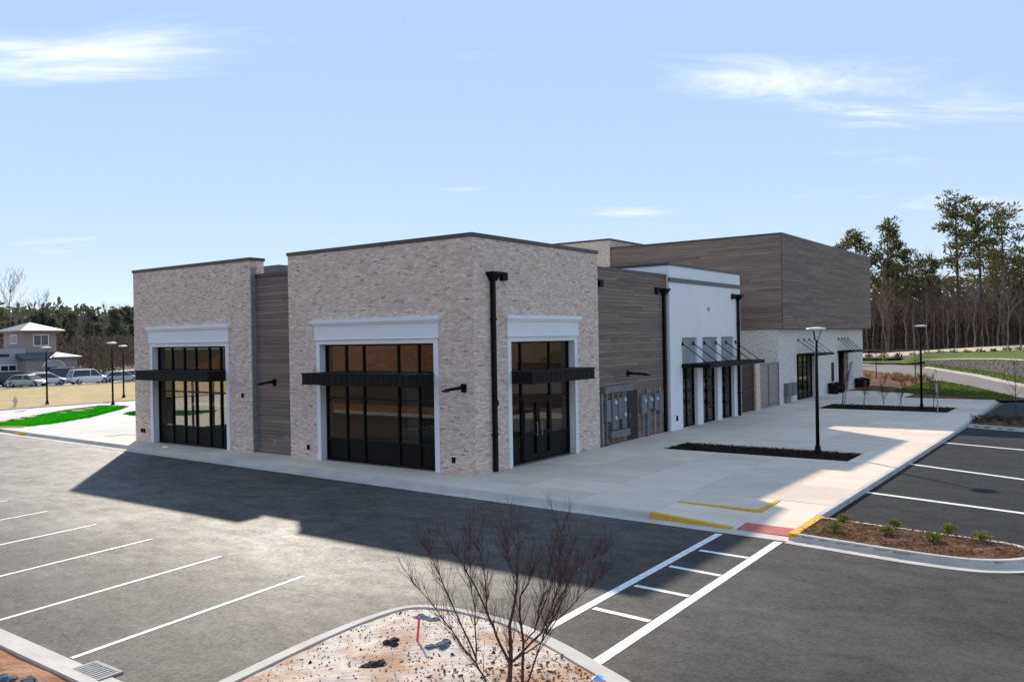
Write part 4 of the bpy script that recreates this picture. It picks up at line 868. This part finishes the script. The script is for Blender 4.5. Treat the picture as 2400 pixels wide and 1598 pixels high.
def sapling(x, y, h, label, stems=1, group=None, clear=.35, r=.028):
    t = thing('young_tree', label, 'young tree', (x, y, 0), group); tr = MB(); cw = MB()
    for s_ in range(stems):
        a = rng.uniform(0, 6.28); q = Vector((x + .08 * math.cos(a) * (stems > 1), y + .08 * math.sin(a) * (stems > 1), -.05)); top = q + Vector((rng.gauss(0, .09) * h * (stems > 1) + rng.gauss(0, .02), rng.gauss(0, .09) * h * (stems > 1), h * rng.uniform(.85, 1)))
        tr.path([tuple(q.lerp(top, f)) for f in (0, .4, .8, 1)], [r, r * .8, r * .45, .006], 6)
        for k in range(16):
            f = rng.uniform(clear, .97); b = rng.uniform(0, 6.28); branchy(cw, q.lerp(top, f), (math.cos(b), math.sin(b), 1.1), h * .26 * (1.2 - f), .009, 1, .45, .3, 3, 3, .004)
    tr.build('trunk', m_bark, t); cw.build('crown', m_twig, t)
sapling(12.8, 26.5, 3.2, 'bare young tree on the island across the car park')
sapling(3.4, 31.4, 3.0, 'bare multi-stem young tree at the left end of the farther mulch bed', 3, 'bare saplings in the farther mulch bed', .3, .02)
for x, y in ((4.6, 31.2), (5.7, 31.6), (6.6, 31.0), (8.3, 31.9)): sapling(x, y, rng.uniform(1.7, 2.5), 'thin bare sapling in the farther mulch bed near its lamp', 2, 'bare saplings in the farther mulch bed', .3, .014)
for x, y, h, l in ((-1.5, 62, 4.6, 'bare young tree in the straw bed past the tall block'), (2.2, 60, 3.2, 'bare young tree beside the green lawn and side road'), (-6, 108, 6.0, 'bare young tree by the far road behind the retaining wall'), (20, 64, 5, 'bare young tree above the right end of the retaining wall')): sapling(x, y, h, l, 1, None, .3, .05)
for i in range(26):
    x = rng.uniform(-7, 3.6); y = rng.uniform(54, 66 - max(0, x)); 
    t = thing('ornamental_grass', 'tawny ornamental grass clump in the straw bed past the tall block', 'grass clump', (x, y, 0), 'ornamental grass clumps'); mb = MB()
    for _ in range(60): a = rng.uniform(0, 6.28); mb.leaf((x + .12 * math.cos(a), y + .12 * math.sin(a), 0), rng.uniform(.4, .9), (.5 * math.cos(a), .5 * math.sin(a), 1), .06)
    mb.build('blades', m_straw, t)
for i in range(16):
    f = i / 15; x = -16 + 24 * f; y = 108 + 22 * f - abs(f - .5) * 6; shrub(x, y, rng.uniform(.7, 1.1), 'dark rounded shrub in the row along the far road', m_pine2 if i % 3 else m_leaf, 110, 'shrubs along the far road', z=.2 + .9 * f, size=.3, wide=1.1)

# the bare multi-stem tree on the foreground island
STEMS = [[(10.97, -13.16, .0), (10.98, -13.15, .56), (10.99, -13.14, .98), (11.06, -13.09, 1.45), (11.08, -13.07, 2.08)], [(11.09, -13.07, .0), (11.11, -13.06, .76), (11.08, -13.08, 1.28), (11.17, -13.01, 1.45), (11.23, -12.97, 1.66)],
 [(10.98, -13.16, .52), (10.85, -13.25, .84), (10.76, -13.31, 1.14), (10.57, -13.44, 1.58), (10.43, -13.54, 1.85)], [(10.76, -13.31, 1.14), (10.76, -13.31, 1.28), (10.74, -13.32, 1.65), (10.69, -13.36, 2.02)],
 [(10.9, -13.2, .02), (10.74, -13.33, .34), (10.66, -13.39, .57), (10.49, -13.5, .86), (10.3, -13.65, 1.26), (10.07, -13.81, 1.61)], [(10.66, -13.39, .57), (10.52, -13.49, .97), (10.36, -13.6, 1.37), (10.27, -13.67, 1.66), (10.17, -13.73, 1.88)],
 [(10.67, -13.38, .65), (10.64, -13.4, 1.14), (10.6, -13.43, 1.43), (10.59, -13.43, 2.02)], [(11.11, -13.06, .4), (11.29, -12.93, .91), (11.4, -12.84, 1.27), (11.48, -12.79, 1.59), (11.6, -12.7, 2.0)], [(11.08, -13.08, .05), (11.34, -12.89, .86), (11.48, -12.78, 1.24), (11.65, -12.66, 1.56)],
 [(11.12, -13.05, .64), (11.22, -12.98, .91), (11.28, -12.93, 1.2), (11.35, -12.88, 1.56), (11.42, -12.83, 1.93)], [(11.12, -13.05, .31), (11.3, -12.92, .77), (11.39, -12.86, .98), (11.46, -12.8, 1.15), (11.55, -12.74, 1.41)]]
STEMS += [[(11.40, -12.84, 1.27), (11.53, -12.75, 1.52), (11.70, -12.62, 1.72), (11.86, -12.50, 1.82)], [(11.34, -12.89, .86), (11.5, -12.78, 1.10), (11.72, -12.60, 1.35), (11.86, -12.5, 1.50)], [(11.22, -12.98, .91), (11.36, -12.87, 1.34), (11.46, -12.8, 1.7), (11.5, -12.76, 2.05)], [(11.06, -13.09, 1.45), (10.98, -13.14, 1.75), (10.95, -13.17, 2.1)]]
RAD = [.034, .021, .020, .011, .016, .012, .010, .016, .013, .011, .010, .007, .008, .008, .007]
ft = thing('bare_tree', 'bare multi-stem tree with fine red-brown twigs on the foreground island', 'tree', (11, -13.1, 0)); tr = MB(); cw = MB()
vd = Vector((fwd.x, fwd.y, 0)).normalized()
for si, (S_, r) in enumerate(zip(STEMS, RAD)):
    lean = (0, .12, .25, -.2, -.3, .2, .35, -.25, .3, -.1, .15, -.2, .2, .25, -.3)[si]; b0 = Vector(S_[0]); pts = []
    for p in S_:
        p = Vector(p); k = max(0, p.z - b0.z); pts.append(p + vd * lean * k * .6)
    if S_[0][2] > .1: pts[0] = min((p for q in [STEMS[0], STEMS[1], STEMS[2], STEMS[4]] for p in [Vector(x) for x in q]), key=lambda v: (v - pts[0]).length) if si < 11 and si != 3 else pts[0]
    fine = []
    for a, b in zip(pts, pts[1:]):
        for k in range(3): fine.append(a.lerp(b, k / 3) + Vector((rng.gauss(0, .006), rng.gauss(0, .006), 0)))
    fine.append(pts[-1]); n = len(fine); tr.path([tuple(p) for p in fine], [max(.0035, r * (1 - .85 * i / (n - 1))) for i in range(n)], 7)
    for k in range(int(18 + n * 2.1)):
        j = rng.randint(n // 4, n - 1); d = (fine[min(j + 1, n - 1)] - fine[max(j - 1, 0)]).normalized(); a = rng.uniform(0, 6.28)
        branchy(cw, fine[j], d * .75 + Vector((math.cos(a), math.sin(a), .25)) * .45, rng.uniform(.14, .36), .0032, 1, .4, .45, 3, 3, .0014)
tr.build('trunk', m_twig, ft, smooth=True); cw.build('crown', m_twig, ft)

# stones, clods, stake and scrap on the foreground island
def gz(x, y): e = edge_dist(x, y, FG); return -.05 + min(e, 1.2) * .085 + .024 * vnoise(x * 2.2, y * 2.2)
def rock(x, y, r, mt, name, label, cat, z=None, group=None, flat=.55):
    z = gz(x, y) if z is None else z; mb = MB()
    for q in range(3):
        cx, cy = x + rng.gauss(0, r * .5), y + rng.gauss(0, r * .5); rr = r * rng.uniform(.5, .9); pr = [(rr * .75, -rr * .3)]
        for i in range(5): f = i / 4; pr.append((max(.01, rr * math.cos(f * 1.45) * rng.uniform(.85, 1.15)), rr * flat * math.sin(f * 1.45)))
        o = len(mb.v); mb.lathe((cx, cy, z), pr, 9)
        for i in range(o, len(mb.v)): v = mb.v[i]; mb.v[i] = (v[0] + rng.gauss(0, rr * .1), v[1] + rng.gauss(0, rr * .1), v[2] + rng.gauss(0, rr * .06))
    mb.build(name, mt, label=label, cat=cat, group=group)
rock(8.36, -12.5, .13, m_rock, 'dirt_clod', 'black dirt clod left of the pink stake', 'dirt clod'); rock(8.77, -13.24, .14, m_rock, 'dirt_clod', 'black dirt clod nearest the camera on the sandy island', 'dirt clod')
rock(9.01, -12.2, .16, m_rock2, 'stone', 'blue-grey stone heap right of the pink stake', 'stones'); rock(8.02, -11.3, .16, m_rock2, 'stone', 'blue-grey stone heap against the front kerb of the sandy island', 'stones', flat=.3)
for x, y, l in ((4.87, -16.2, 'slate-blue stone in the clay verge at the far left corner'), (5.25, -16.05, 'slate-blue stone in the clay verge beside the storm drain')): rock(x, y, .13, m_rock2, 'stone', l, 'stones', z=.0)
t = thing('marker_stake', 'thin pink marker stake standing in the sandy foreground island', 'stake', (8.63, -12.25, .02)); MB().quadmesh([(8.615, -12.255, -.02), (8.645, -12.255, -.02), (8.645, -12.24, -.02), (8.615, -12.24, -.02), (8.675, -12.255, .42), (8.705, -12.255, .42), (8.705, -12.24, .42), (8.675, -12.24, .42)], [(0, 3, 2, 1), (4, 5, 6, 7), (0, 1, 5, 4), (1, 2, 6, 5), (2, 3, 7, 6), (3, 0, 4, 7)]).build('stake', m_pink, t)
mb = MB(); mb.quadmesh([(11.36, -11.90, .02), (11.50, -11.84, .05), (11.58, -11.95, .03), (11.44, -12.02, .04), (11.47, -11.93, .09)], [(0, 1, 4), (1, 2, 4), (2, 3, 4), (3, 0, 4)]); mb.build('plastic_scrap', m_blue, label='scrap of pale blue plastic by the foreground kerb', cat='litter')
mb = MB(); mb.t = None
for _ in range(420):
    x = rng.uniform(7, 12.6); y = rng.uniform(-16, -10.6)
    if not inpoly(x, y, FG) or edge_dist(x, y, FG) < .22: continue
    r = rng.uniform(.006, .022) * (1 if rng.random() < .93 else 2); z = gz(x, y) + .004; v = [(x + r * math.cos(a) * rng.uniform(.6, 1.2), y + r * math.sin(a) * rng.uniform(.6, 1.2), z - .006) for a in (0, 1.57, 3.14, 4.71)] + [(x, y, z + r * .9)]
    mb.quadmesh(v, [(0, 1, 4), (1, 2, 4), (2, 3, 4), (3, 0, 4)])
mb.build('gravel', m_rock, label='dark gravel crumbs strewn over the sandy island', kind='stuff')
for nm, mt, n_, lab in (('pale_crumbs', m_walk, 900, 'pale stone crumbs strewn over the sandy island'), ('clay_crumbs', m_clay, 900, 'red clay crumbs strewn over the sandy island'), ('leaf_litter', m_straw2, 800, 'brown leaf litter around the bare foreground tree')):
    mb = MB()
    for _ in range(n_):
        x = rng.uniform(7, 12.6); y = rng.uniform(-16, -10.6)
        if nm == 'leaf_litter': x = rng.gauss(11, .7); y = rng.gauss(-12.6, .7)
        if not inpoly(x, y, FG) or edge_dist(x, y, FG) < .22: continue
        z = gz(x, y) + .006
        if nm == 'leaf_litter': mb.leaf((x, y, z + .004), rng.uniform(.03, .08), (rng.gauss(0, 1), rng.gauss(0, 1), rng.uniform(0, .6)), .45); continue
        r = rng.uniform(.008, .026); mb.quadmesh([(x + r * math.cos(a) * rng.uniform(.6, 1.2), y + r * math.sin(a) * rng.uniform(.6, 1.2), z - .006) for a in (0, 1.57, 3.14, 4.71)] + [(x, y, z + r * .8)], [(0, 1, 4), (1, 2, 4), (2, 3, 4), (3, 0, 4)])
    mb.build(nm, mt, label=lab, kind='stuff')

# ------------------------------------------------------------------ trees
def pine(name, h, crown0, wide, nclump, leaf, mt, label, cat='pine tree', seed=0, group=None, n=44):
    t = thing(name, label, cat, (0, 0, 0), group); tr = MB(); cw = MB(); br = MB(); lean = Vector((rng.gauss(0, .02), rng.gauss(0, .02), 0)) * h
    ax = lambda f: Vector((0, 0, h * f)) + lean * f * f
    tr.path([tuple(ax(f) - (Vector((0, 0, .4)) if f == 0 else Vector())) for f in (0, .25, .5, .75, .97)], [h * .012, h * .010, h * .0085, h * .006, h * .002], 7)
    for k in range(nclump):
        f = crown0 + (1 - crown0) * (k + .5) / nclump; a = rng.uniform(0, 6.28); prof = math.sin(min(1, (1.06 - f) / (1 - crown0) * 1.15) * 1.57) ** .8
        r = wide * h * prof * rng.uniform(.35, 1); b = ax(f); e = b + Vector((r * math.cos(a), r * math.sin(a), r * rng.uniform(.05, .45)))
        br.path([tuple(b), tuple(b.lerp(e, .5) + Vector((0, 0, -.03 * r))), tuple(e)], [h * .003, h * .002, h * .001], 4, cap=False)
        for g in range(3):
            c = b.lerp(e, rng.uniform(.55, 1.05)) + Vector((rng.gauss(0, 1), rng.gauss(0, 1), rng.gauss(0, .5))) * h * .018; s_ = h * rng.uniform(.022, .044); cw.cloud(tuple(c), (s_ * 1.4, s_ * 1.4, s_ * .55), n // 3, leaf, .3, .4)
    tr.build('trunk', m_pbark, t); br.build('branches', m_pbark, t); cw.build('crown', mt, t); return t
FK = 1.22
def far(x, y): return (CAM.x + (x - CAM.x) * FK, CAM.y + (y - CAM.y) * FK, 0)
def farh(h): return (h - 4.43) * FK + 4.43
PR_ = [(-6.4, 147.2, 28, 'tallest pine with a domed crown rising over the right woodland'), (-3.1, 149.6, 27, 'tall pine standing between the tallest pine and the broad pine'), (.4, 152, 26.5, 'broad tall pine at the right of the tall pine group'), (-16.6, 139.8, 23.8, 'slender pine rising just right of the tall block roof corner'), (-20.6, 136.9, 22.4, 'dense rounded pine peeking over the tall block roof edge')]
protoA = [pine('pine_tree', farh(h), .50, .165, 31, .9, m_pine, l, n=60) for x, y, h, l in PR_]
for o, (x, y, h, l) in zip(protoA, PR_): o.location = far(x, y); o['group'] = 'tall pines at the right'
for x, y, h, k, l in ((-13.8, 141.8, 19, 1, 'mid-height pine between the slender pine and the tallest pine'), (-11.2, 143.6, 17.8, 2, 'mid-height pine left of the tallest pine trunk, lower crown'), (-9.4, 145.5, 17, 0, 'shorter pine touching the left side of the tallest pine trunk'), (-23.6, 134.6, 20, 3, 'pine top just showing at the roof edge of the tall block'), (4.0, 155, 16.5, 2, 'short pine at the right picture edge'), (-1.4, 158, 19.5, 4, 'dark lower pine behind the broad tall pine'), (1.8, 160, 18, 3, 'dark lower pine behind the right end of the tall pines'), (-17.5, 146, 17, 4, 'dark lower pine behind the slender pine'), (10, 160, 20, 1, 'pine past the right picture edge')):
    dup(protoA[k], far(x, y), rng.uniform(0, 6.28), farh(h) / farh(PR_[k][2]), l)
def bare_tree(h, label, group):
    t = thing('bare_woodland_tree', label, 'bare tree', (0, 0, 0), group); tr = MB(); cw = MB(); pts = [(0, 0, -.3)]; q = Vector((0, 0, 0))
    for i in range(6): q = q + Vector((rng.gauss(0, .02) * h, rng.gauss(0, .02) * h, h / 6)); pts.append(tuple(q))
    tr.path(pts, [h * .010, h * .009, h * .008, h * .0065, h * .005, h * .0035, h * .001], 6)
    for k in range(20):
        f = rng.uniform(.3, .98); i = min(5, int(f * 6)); p = Vector(pts[i]).lerp(Vector(pts[i + 1]), f * 6 - i); a = rng.uniform(0, 6.28); branchy(cw, p, (math.cos(a) * .7, math.sin(a) * .7, 1), h * .22 * (1.25 - f * .6), h * .0028, 2, .4, .25, 2, 3, h * .0009)
    tr.build('trunk', m_bare, t); cw.build('crown', m_bare, t); return t
LB = 'bare grey-brown tree in the winter woodland at the right'
bt = [bare_tree(h, LB, 'bare trees of the right woodland') for h in (14, 12.5, 15)]
first = [True] * 3
for i in range(66):
    f = i / 65; x = -31 + 50 * f + rng.gauss(0, .6); y = 130 + 31 * f + rng.uniform(-5, 9); k = i % 3
    if first[k]: bt[k].location = far(x, y); first[k] = False
    else: dup(bt[k], far(x, y), rng.uniform(0, 6.28), rng.uniform(.85, 1.3))
mb = MB()                                    # the far thicket behind, a mass nobody could count
for _ in range(46000):
    f = rng.random(); x = -45 + 80 * f; y = 128 + 46 * f + rng.uniform(6, 26); x, y, _z = far(x, y); z = rng.random() ** 1.15 * 13.5 * (.8 + .2 * math.sin(f * 23) * math.cos(f * 57)); mb.leaf((x, y, z), rng.uniform(.6, 1.7), (rng.gauss(0, .35), rng.gauss(0, .35), 1), .15)
mb.build('thicket', m_wood, label='brown leafless thicket closing the right woodland', kind='stuff')
mb = MB()
for _ in range(9000):
    f = rng.random(); x = -45 + 80 * f; y = 146 + 46 * f + rng.uniform(0, 14); x, y, _z = far(x, y); z = 8 + rng.random() * 10; mb.leaf((x, y, z), rng.uniform(.8, 1.8), None, .5)
mb.build('evergreen_backdrop', m_pine, label='dark evergreen mass deep in the right woodland', kind='stuff')
structure(bed([(-90, 150), (75, 212), (75, 290), (-90, 250)], 6, lambda x, y, e: .3 + max(0, min((y - 150 - (x + 90) * .376 - 20) * .33, 13)) + .8 * vnoise(x * .2, y * .2)), 'wooded_rise', m_wood)

ev = [pine('evergreen_tree', 14, .10, .20, 60, .75, m_pine2, 'dark evergreen in the tree line behind the pink brick house', 'evergreen', group='evergreens of the left tree line', n=60) for _ in range(2)]
bl = bare_tree(15, 'bare tree in the tree line behind the pink brick house', 'bare trees of the left tree line'); f2 = [True, True]; fb = True
for i in range(54):
    f = i / 53; x = -165 - rng.uniform(0, 40) - (20 if i % 2 else 0); y = (48 + 62 * f) * (abs(x) + 17) / 197 - 6 * (abs(x) - 180) / 180 + rng.gauss(0, 1); k = i % 2; sc = rng.uniform(.62, .95) * (abs(x) + 17) / 197
    if i % 5 == 4:
        if fb: bl.location = (x, y, 0); fb = False
        else: dup(bl, (x, y, 0), rng.uniform(0, 6.28), sc * 1.0)
    elif f2[k]: ev[k].location = (x, y, 0); ev[k].scale = (sc,) * 3; f2[k] = False
    else: dup(ev[k], (x, y, 0), rng.uniform(0, 6.28), sc)
dup(ev[0], (-150, 46, 0), 1.0, 1.12, 'tall dark evergreen at the left picture edge'); dup(bl, (-146, 48, 0), 2, 1.05, 'tall bare tree above the roof of the pink brick house')
mb = MB()
for _ in range(22000):
    x = rng.uniform(-260, -215); y = rng.uniform(30, 160); z = rng.random() * (14.5 + 2.5 * math.sin(y * .13) * math.cos(y * .31)); mb.leaf((x, y, z), rng.uniform(1, 2.2), None, .5)
mb.build('hill_wood', m_pine2, label='dark green wooded hill far behind the left tree line', kind='stuff')
mb = MB()
for _ in range(14000):
    x = rng.uniform(-165, -128); y = rng.uniform(36, 100); z = rng.random() ** 1.5 * 6; mb.leaf((x, y, z), rng.uniform(.4, 1.2), (rng.gauss(0, .5), rng.gauss(0, .5), 1), .15)
mb.build('brush', m_wood, label='brown leafless brush behind the far car park', kind='stuff')
shrub(-86, 33.3, 1.9, 'big olive bush behind the parked cars on the left', m_leaf2, 700, size=.3, wide=1.9)

# ------------------------------------------------------------------ utility pole, house, cars on the left
t = thing('utility_pole', 'pale utility pole with wires in front of the left tree line', 'utility pole', (-110, 44.3, 0))
MB().path([(-110, 44.3, -.3), (-110, 44.3, 9)], [.17, .11], 8).build('pole', m_bark, t); MB().box(-110.06, -109.94, 43.2, 45.4, 8.2, 8.35).build('crossarm', m_bark, t)
for z, y in ((8.36, 43.4), (8.36, 45.2), (7.0, 44.3)):
    MB().path([(-110, y + k * 3, z - 1.1 * math.sin(math.pi * k / 16)) for k in range(17)], .018, 4, cap=False).build('wire', m_black, t)

hs_ = thing('brick_house', 'pink brick two-storey commercial house with hipped tower roof behind the car park', 'house', (-103, 31, 0))
m_hroof = mat('pale_metal_roof', (.27, .255, .24), (.22, .21, .20), 2, .5, .4); m_hwall = mat('grey_render', (.42, .40, .41), None, rough=.8)
mb = MB(); mb.box(-106, -100, 30.4, 34.5, 0, 6.45); mb.build('tower_wall', m_hbrick, hs_)
def hip(x0, x1, y0, y1, z, h, o): return MB().quadmesh([(x0 - o, y0 - o, z), (x1 + o, y0 - o, z), (x1 + o, y1 + o, z), (x0 - o, y1 + o, z), ((x0 + x1) / 2, (y0 + y1) / 2, z + h), (x0 - o, y0 - o, z - .18), (x1 + o, y0 - o, z - .18), (x1 + o, y1 + o, z - .18), (x0 - o, y1 + o, z - .18)], [(0, 1, 4), (1, 2, 4), (2, 3, 4), (3, 0, 4), (0, 5, 6, 1), (1, 6, 7, 2), (2, 7, 8, 3), (3, 8, 5, 0), (8, 7, 6, 5)])
hip(-106, -100, 30.4, 34.5, 6.62, 1.15, .85).build('tower_roof', m_hroof, hs_)
MB().box(-112, -99.6, 20, 30.35, 0, 4.25).build('side_wing', m_hwall, hs_); MB().box(-99.6, -99.45, 25.5, 28.3, 3.25, 3.55).build('sign_band', m_slat, hs_)
MB().box(-104, -97.5, 29.4, 36.0, 0, 2.95).build('front_wing', m_hbrick, hs_)
MB().quadmesh([(-97.2, 29.1, 2.95), (-97.2, 34.2, 2.95), (-100.2, 34.2, 3.75), (-100.2, 29.1, 3.75), (-97.2, 29.1, 2.80), (-97.2, 34.2, 2.80), (-100.2, 34.2, 2.80), (-100.2, 29.1, 2.80)], [(0, 1, 2, 3), (4, 5, 1, 0), (5, 6, 2, 1), (7, 4, 0, 3), (7, 6, 5, 4)]).build('porch_roof', m_dgrey, hs_)
hip(-103, -97.5, 33.2, 36.0, 3.06, .62, .5).build('corner_roof', m_hroof, hs_)
def hwin(y0, y1, z0, z1, x, nm='window', axis='x'):
    fr_ = MB(); gl_ = MB()
    if axis == 'x': fr_.box(x, x + .05, y0 - .12, y1 + .12, z0 - .12, z1 + .15); gl_.box(x + .05, x + .07, y0, y1, z0, z1); ml = MB().box(x + .07, x + .085, (y0 + y1) / 2 - .04, (y0 + y1) / 2 + .04, z0, z1)
    else: fr_.box(y0 - .12, y1 + .12, x - .05, x, z0 - .12, z1 + .15); gl_.box(y0, y1, x - .07, x - .05, z0, z1); ml = MB().box((y0 + y1) / 2 - .04, (y0 + y1) / 2 + .04, x - .085, x - .07, z0, z1)
    w = fr_.build(nm, m_white, hs_); gl_.build('pane', m_cglass, w); ml.build('glazing_bar', m_white, w)
hwin(31.6, 33.4, 4.65, 5.95, -100); hwin(-103.9, -102.2, 5.0, 5.95, 30.4, 'window', 'y'); hwin(27.3, 29.1, .4, 2.05, -99.6, 'shopfront_window')
mb = MB(); n = 12; pts = [(-1.3, 0)] + [(-1.3 * math.cos(math.pi * k / n), 1.75 + .85 * math.sin(math.pi * k / n)) for k in range(n + 1)] + [(1.3, 0)]; k_ = len(pts)
mb.quadmesh([(-97.44, 32.9 + a, z) for a, z in pts] + [(-97.5, 32.9 + a, z) for a, z in pts], [tuple(range(k_))] + [(i, i + 1, k_ + i + 1, k_ + i) for i in range(k_ - 1)]); ad = mb.build('arched_entry', m_hwall, hs_)
mb = MB(); arc = [(-1.38 * math.cos(math.pi * k / n), 1.75 + .93 * math.sin(math.pi * k / n)) for k in range(n + 1)]
mb.path([(-97.42, 32.9 + a, z) for a, z in arc], .09, 6); mb.build('arch_trim', m_white, ad); MB().box(-97.43, -97.40, 31.8, 33.3, .05, 1.75).build('entry_glass', m_cglass, ad)

def car(label, paint, L=4.6, W=1.8, H=1.45, suv=False):
    t = thing('parked_car', label, 'car', (0, 0, 0), 'cars parked beyond the lawn'); h = L / 2; bz = .62 if not suv else .72
    st = [(-h, .45, .70, .80), (-h + .12, .30, bz + .18, .93), (-h + .9, .24, bz + .24, 1), (0, .22, bz + .26, 1), (h - 1.1, .22, bz + .22, 1), (h - .25, .26, bz + .06, .92), (h, .40, bz - .12, .76)]
    mb = MB(); w = W / 2
    for x, zb, zt, k in st: mb.v += [(x, -w * k, zb), (x, -w * k * 1.02, (zb + zt) / 2), (x, -w * k * .93, zt), (x, w * k * .93, zt), (x, w * k * 1.02, (zb + zt) / 2), (x, w * k, zb)]
    n = len(st); mb.f += [(i * 6 + j, i * 6 + (j + 1) % 6, (i + 1) * 6 + (j + 1) % 6, (i + 1) * 6 + j) for i in range(n - 1) for j in range(6)] + [(5, 4, 3, 2, 1, 0), tuple((n - 1) * 6 + j for j in range(6))]
    mb.build('body', paint, t, smooth=False, bevel=.06)
    zs = bz + .2; r0, r1 = (-h + .25, h - 1.75) if suv else (-h + .75, h - 1.75); g0, g1 = (-h + .10, h - 1.15) if suv else (-h + .25, h - 1.0)
    b = [(g0, -w * .9, zs), (g1, -w * .9, zs), (g1, w * .9, zs), (g0, w * .9, zs)]; tp = [(r0 + .15, -w * .72, H - .05), (r1 - .1, -w * .72, H - .05), (r1 - .1, w * .72, H - .05), (r0 + .15, w * .72, H - .05)]
    MB().quadmesh(b + tp, [(0, 1, 5, 4), (1, 2, 6, 5), (2, 3, 7, 6), (3, 0, 4, 7), (4, 5, 6, 7)]).build('windows', m_cglass, t)
    MB().box(r0 + .1, r1 - .05, -w * .735, w * .735, H - .05, H).build('roof', paint, t, bevel=.04)
    for s_ in (-1, 1):
        for px in ((b[0], tp[0]), ((-.1, 0, zs), (-.1, 0, H - .05)), (b[1], tp[1])): MB().path([(px[0][0], s_ * w * .905, zs), (px[1][0], s_ * w * .73, H - .04)], .045, 5).build('pillar', paint, t)
        for x in (-h + .85, h - .9):
            q = MB().path([(x, s_ * (w - .2), .33), (x, s_ * (w + .01), .33)], .33, 16).build('wheel', m_tyre, t); MB().path([(x, s_ * (w + .005), .33), (x, s_ * (w + .02), .33)], .20, 12).build('rim', m_steel, q)
        MB().box(h - .22, h - .05, s_ * w * .52, s_ * w * .80, bz - .02, bz + .10).build('headlight', m_lamp, t); MB().box(-h + .02, -h + .10, s_ * w * .55, s_ * w * .78, bz + .05, bz + .2).build('tail_lamp', m_tlamp, t)
    return t
def paint(n, c, r=.3): return mat(n, c, None, rough=r, spec=.6)
pw, pd_, ps, pb, pg = paint('white_car_paint', (.72, .73, .75)), paint('black_car_paint', (.015, .015, .018)), paint('silver_car_paint', (.42, .44, .46)), paint('beige_car_paint', (.50, .46, .38)), paint('dark_blue_car_paint', (.03, .04, .07))
for lab, pt_, x, y, a, s_, suv in (('black parked SUV at the left end of the car row', pd_, -87.5, 23.6, 95, 1.0, True), ('beige parked car left of the white saloon', pb, -83.0, 23.2, 30, .95, False), ('white parked saloon behind the nearest lawn lamp', pw, -84.0, 25.6, 80, 1.0, False), ('silver parked car behind the white saloon', ps, -88.5, 27.3, 95, 1.0, False), ('dark parked SUV in front of the arched entry corner', pg, -89.5, 31.0, 60, 1.05, True), ('white parked hatchback in the middle of the row', pw, -82.0, 29.6, 85, 1.0, True), ('pale silver parked car below the olive bush', ps, -81.5, 33.2, 82, .95, False), ('light grey parked car right of the olive bush', ps, -83.0, 36.2, 75, .95, False), ('white parked SUV at the right end of the row, by the brick block', pw, -83.5, 39.2, 88, 1.0, True)):
    c = car(lab, pt_, suv=suv, H=1.72 if suv else 1.42); c.location = (x, y, -.055); c.rotation_euler = (0, 0, R(a)); c.scale = (s_,) * 3

# the clay bank across the street, behind the camera: seen only mirrored in the shop windows
structure(bed([(-90, -46), (-90, -90), (70, -90), (70, -46)], 2.5, lambda x, y, e: min(7.5, max(0, -46 - y) * .42) + .25 * vnoise(x * .4, y * .4) - .1), 'clay_bank', m_clay, smooth=True)
